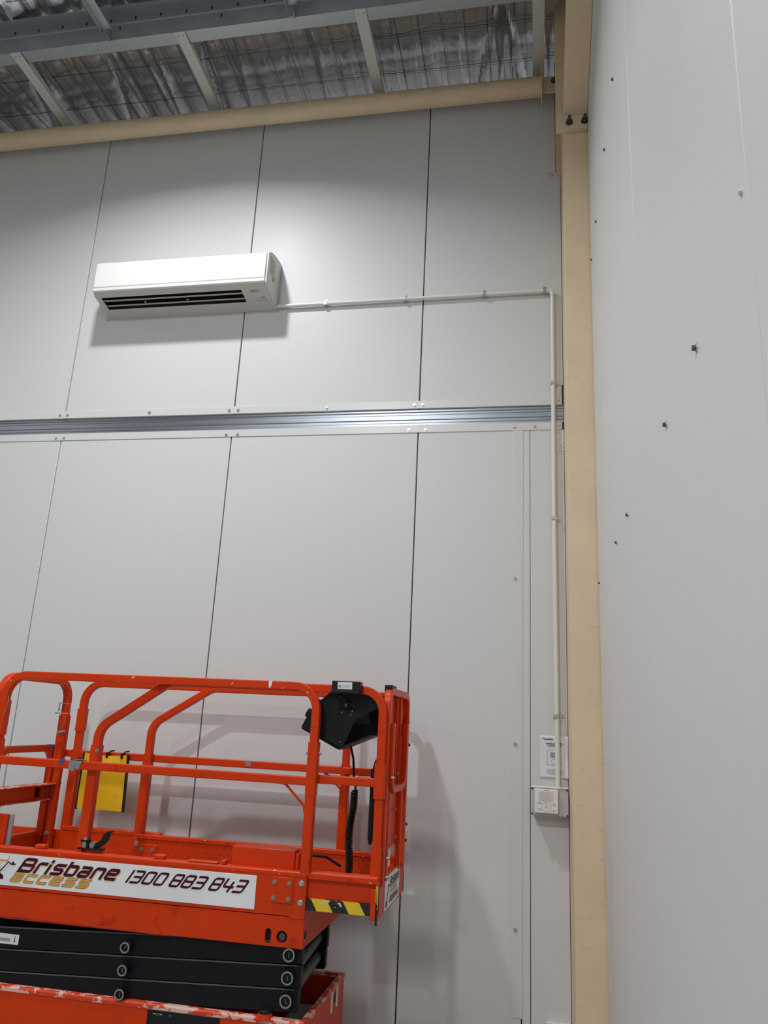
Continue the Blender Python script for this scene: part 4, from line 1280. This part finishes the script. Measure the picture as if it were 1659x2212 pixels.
lt_ = MB(); lt_.prism([(-1.965, 1.112), (-1.950, 1.112), (-1.918, 1.128), (-1.903, 1.150), (-1.900, 1.172), (-1.884, 1.186), (-1.890, 1.189), (-1.912, 1.184), (-1.930, 1.168), (-1.938, 1.146), (-1.958, 1.134), (-1.972, 1.136)], 'y', -0.888, -0.868)
P(lt_, 'lever', 'black', lto, 0.002)

# column end: end frame, hoop, sheets
ef_ = rail('end_rail', [(XE - 0.008, -0.838, 1.05), (XE - 0.008, -0.838, 1.860), (XE - 0.008, -0.300, 1.860), (XE - 0.008, -0.300, 1.05)], 0.06, (1, 0, 0), 0.0165, 0.0165)
rail('hoop', [(XE + 0.012, -0.800, 1.72), (XE + 0.012, -0.800, 1.432), (XE + 0.012, -0.420, 1.432), (XE + 0.012, -0.420, 1.72)], 0.075, (1, 0, 0), 0.015, 0.0125, parent=ef_)
sh = MB(); sh.box(XE - 0.030, XE - 0.024, -0.80, -0.32, 1.44, 1.845); sh.box(XE - 0.024, XE - 0.008, -0.560, -0.545, 1.44, 1.845); sh.box(XE - 0.024, XE - 0.006, -0.47, -0.44, 1.44, 1.845); P(sh, 'sheet_panel', 'orange', ef_, 0.002)
sh = MB(); sh.box(XE - 0.020, XE - 0.014, -0.76, -0.44, 1.17, 1.425); P(sh, 'sheet_panel', 'orange', ef_, 0.002)
for y0 in (-0.765, -0.43):
    sh = MB(); sh.sweep([(XE - 0.004, y0, 1.06), (XE - 0.004, y0, 1.43)], (1, 0, 0), 0.016, 0.013, 0.005); P(sh, 'post', 'orange', ef_)
sh = MB(); sh.box(XE - 0.022, XE + 0.010, -0.352, -0.318, 1.665, 1.725); P(sh, 'sleeve', 'orange', ef_, 0.004)
sh = MB(); sh.cyl((XE + 0.004, -0.335, 1.725), (XE + 0.004, -0.335, 1.755), 0.014, 0.010, 14); P(sh, 'pin_cap', 'orange', ef_, 0.002)
sh = MB(); sh.box(XE - 0.03, XE + 0.006, -0.815, -0.700, 1.853, 1.888); P(sh, 'black_clamp', 'black', ef_, 0.003)
sh = MB(); sh.box(XE - 0.013, XE - 0.0095, -0.70, -0.60, 1.095, 1.17); P(sh, 'white_sticker', 'signwhite', ef_)
for y0, z in ((-0.52, 1.21), (-0.54, 1.33), (-0.53, 1.49)):
    bb = MB(); bb.cyl((XE - 0.008, y0, z), (XE + 0.002, y0, z), 0.008, 0.007, 8); P(bb, 'bolt', 'pin', ef_)
# black gas strut on the inner side of the corner leg
bk = MB(); bk.cyl((-0.712, -0.80, 1.225), (-0.712, -0.80, 1.52), 0.0125, 0.0125, 16); bk.cyl((-0.712, -0.80, 1.205), (-0.712, -0.80, 1.225), 0.006, 0.0125, 16)
bk.tube([(-0.712, -0.80, 1.52), (-0.706, -0.80, 1.545), (-0.700, -0.80, 1.56)], 0.005, 8); P(bk, 'gas_strut', 'black', None, 0.002)

# ---- control box clamped on the near top rail
pA = [(-0.893, 1.852), (-0.916, 1.850), (-0.965, 1.807), (-1.015, 1.747), (-1.046, 1.681), (-0.861, 1.604), (-0.850, 1.610), (-0.818, 1.677), (-0.802, 1.720), (-0.691, 1.787), (-0.688, 1.840)]
cbx = MB(); cbx.prism(pA, 'y', -0.842, -0.836); cbo = P(cbx, 'control_box', 'ctrl', None, 0.0015)
pB = [(-0.893, 1.845), (-0.965, 1.807), (-1.015, 1.747), (-1.046, 1.681), (-0.868, 1.598), (-0.72, 1.662), (-0.705, 1.72), (-0.690, 1.845)]
cbx = MB(); cbx.prism(pB, 'y', -0.640, -0.634); P(cbx, 'far_cheek', 'ctrl', cbo, 0.0015)
cbx = MB()
for (q0, q1) in ((pB[3], pB[4]), (pB[2], pB[3]), (pB[1], pB[2])):
    d = Vector((q1[0] - q0[0], q1[1] - q0[1])); nn = Vector((-d.y, d.x)).normalized() * 0.005
    cbx.prism([q0, q1, (q1[0] - nn.x, q1[1] - nn.y), (q0[0] - nn.x, q0[1] - nn.y)], 'y', -0.838, -0.636)
cbx.prism([(-0.80, 1.82), (-0.69, 1.83), (-0.69, 1.838), (-0.80, 1.828)], 'y', -0.838, -0.636)
P(cbx, 'box_sheet', 'ctrl', cbo, 0.001)
cbx = MB(); cbx.prism([(-0.868, 1.598), (-0.72, 1.662), (-0.724, 1.667), (-0.872, 1.603)], 'y', -0.838, -0.636); P(cbx, 'box_floor', 'ctrl', cbo, 0.001)
cbx = MB(); cbx.box(-0.896, -0.766, yN - 0.030, yN + 0.030, 1.843, 1.8915); clo = P(cbx, 'rail_clamp', 'black', cbo, 0.004)
cbx = MB(); cbx.box(-0.897, -0.768, yN - 0.036, yN - 0.010, 1.838, 1.849); P(cbx, 'clamp_lip', 'ctrl', cbo, 0.002)
cbx = MB(); cbx.box(-0.868, -0.802, yN - 0.0312, yN - 0.0302, 1.856, 1.886); lbl = P(cbx, 'label_plate', 'signwhite', cbo)
cbx = MB(); cbx.box(-0.864, -0.851, yN - 0.0316, yN - 0.0312, 1.862, 1.874)
for i in range(4): cbx.box(-0.847, -0.808, yN - 0.0316, yN - 0.0312, 1.862 + i * 0.0045, 1.8635 + i * 0.0045)
P(cbx, 'label_print', 'inkgrey', cbo)
cbx = MB(); cbx.prism([(-0.889, 1.826), (-0.876, 1.836), (-0.795, 1.785), (-0.806, 1.769)], 'y', -0.850, -0.842); P(cbx, 'adjust_slide', 'black', cbo, 0.002)
cbx = MB()
kp = []
for i in range(24):
    t = 2 * PI * i / 24; r = 0.0165 if (i // 2) % 2 else 0.0135
    kp.append((-0.841 + r * math.cos(t), 1.789 + r * math.sin(t)))
cbx.prism(kp, 'y', -0.868, -0.850); P(cbx, 'adjust_knob', 'black', cbo, 0.001)
cbx = MB(); cbx.cyl((-0.841, -0.868, 1.789), (-0.841, -0.871, 1.789), 0.005, 0.004, 10); P(cbx, 'knob_bolt', 'pin', cbo)
cbx = MB(); cbx.cyl((-1.030, -0.75, 1.742), (-1.050, -0.75, 1.752), 0.020, 0.022, 18); P(cbx, 'stop_button', 'maroon', cbo)
for x, z in ((-0.862, 1.757), (-0.815, 1.764), (-0.822, 1.748), (-0.865, 1.628)):
    cbx = MB(); cbx.cyl((x, -0.842, z), (x, -0.845, z), 0.0035, 0.003, 8); P(cbx, 'rivet', 'pin', cbo)
# coiled lead
cl = MB(); cl.tube(roundpath([(-0.868, -0.70, 1.635), (-0.850, -0.68, 1.61), (-0.838, -0.66, 1.55), (-0.834, -0.65, 1.47), (-0.820, -0.65, 1.415), (-0.838, -0.65, 1.405)], 0.03, 5), 0.0055, 8)
clo_ = P(cl, 'control_cable', 'black')
coil = []
turns = 34
for i in range(turns * 10 + 1):
    t = i / (turns * 10)
    z = 1.408 - t * 0.352
    cx = -0.828 - 0.010 * math.sin(t * 2.4) + 0.004 * math.sin(9 * t)
    a_ = 2 * PI * turns * t
    coil.append((cx + 0.0145 * math.cos(a_), -0.65 + 0.0145 * math.sin(a_), z + 0.0035 * math.cos(a_)))
cl = MB(); cl.tube(coil, 0.0047, 6); P(cl, 'coil', 'black', clo_)

# tape wrapped around rails
tp = MB()
tp.prism([(-2.128, 1.487), (-2.066, 1.487), (-2.078, 1.450), (-2.086, 1.441), (-2.096, 1.452), (-2.108, 1.434), (-2.122, 1.440), (-2.134, 1.452)], 'y', yN - 0.0205, yN - 0.0188)
tp.box(-2.128, -2.066, yN - 0.0205, yN + 0.0205, 1.4835, 1.4865)
P(tp, 'duct_tape', 'tape')
tp = MB(); tp.prism([(-2.184, 1.486), (-2.154, 1.488), (-2.158, 1.466), (-2.178, 1.464)], 'y', yN - 0.0202, yN - 0.0186); P(tp, 'blue_tape', 'blue')
tp = MB(); tp.prism([(-1.516, 1.494), (-1.488, 1.494), (-1.482, 1.470), (-1.512, 1.466)], 'y', yF - 0.0202, yF - 0.0186); P(tp, 'duct_tape', 'tape')
wt = MB(); wt.prism([(-1.195, 1.881), (-1.178, 1.880), (-1.181, 1.858), (-1.190, 1.846), (-1.194, 1.860)], 'y', yN - 0.0200, yN - 0.0184); P(wt, 'sealant_smear', 'acwhite')

# ---- yellow document pouch hanging on the far mid rail: a thing of its own
pouch = thing('document_pouch', (-2.31, yF - 0.03, 1.20), 'yellow vinyl document pouch with black edging hanging from the lift rail', 'pouch')
PYy = yF - 0.050
pb = MB()
pv2, pf2 = [], []
NXq, NZq = 14, 16
for sgn in (0, 1):
    for j in range(NZq + 1):
        for i in range(NXq + 1):
            u, v = i / NXq, j / NZq
            th = 0.011 * math.sin(PI * u) * math.sin(PI * min(1, 0.12 + v * 0.9)) + 0.002 * math.sin(8 * u + 5 * v)
            yb_ = PYy + (0.012 + th if sgn else -th)
            pv2.append((-2.440 + 0.262 * u + 0.012 * (1 - v) * (u - 0.2), yb_, 1.200 + 0.288 * v - (0.010 * math.sin(PI * u) if v == 1 else 0)))
st_ = (NXq + 1) * (NZq + 1)
for sgn in (0, 1):
    for j in range(NZq):
        for i in range(NXq):
            b0 = sgn * st_ + j * (NXq + 1) + i
            pf2.append((b0, b0 + 1, b0 + NXq + 2, b0 + NXq + 1))
for j in range(NZq):
    for i in (0, NXq):
        b0 = j * (NXq + 1) + i
        pf2.append((b0, b0 + NXq + 1, b0 + NXq + 1 + st_, b0 + st_))
for i in range(NXq):
    for j in (0, NZq):
        b0 = j * (NXq + 1) + i
        pf2.append((b0, b0 + 1, b0 + 1 + st_, b0 + st_))
pb.add(pv2, pf2)
pb.build('bag', 'yellow', pouch)
for u in (0, 1):
    ed = MB()
    pts = [(-2.440 + 0.262 * u + 0.012 * (1 - v) * (u - 0.2), PYy + 0.006, 1.196 + 0.292 * v) for v in (0, 0.25, 0.5, 0.75, 1.0)]
    ed.sweep(pts, (0, 1, 0), 0.0045, 0.011, 0.003); ed.build('edging', 'black', pouch)
for x in (-2.30, -2.212):
    hk = MB(); hk.box(x - 0.006, x + 0.006, PYy - 0.006, PYy + 0.018, 1.468, 1.496); hk.tube([(x, PYy, 1.49), (x + 0.004, yF - 0.024, 1.503), (x + 0.012, yF, 1.505)], 0.004, 6)
    hk.build('hook_strap', 'black', pouch)
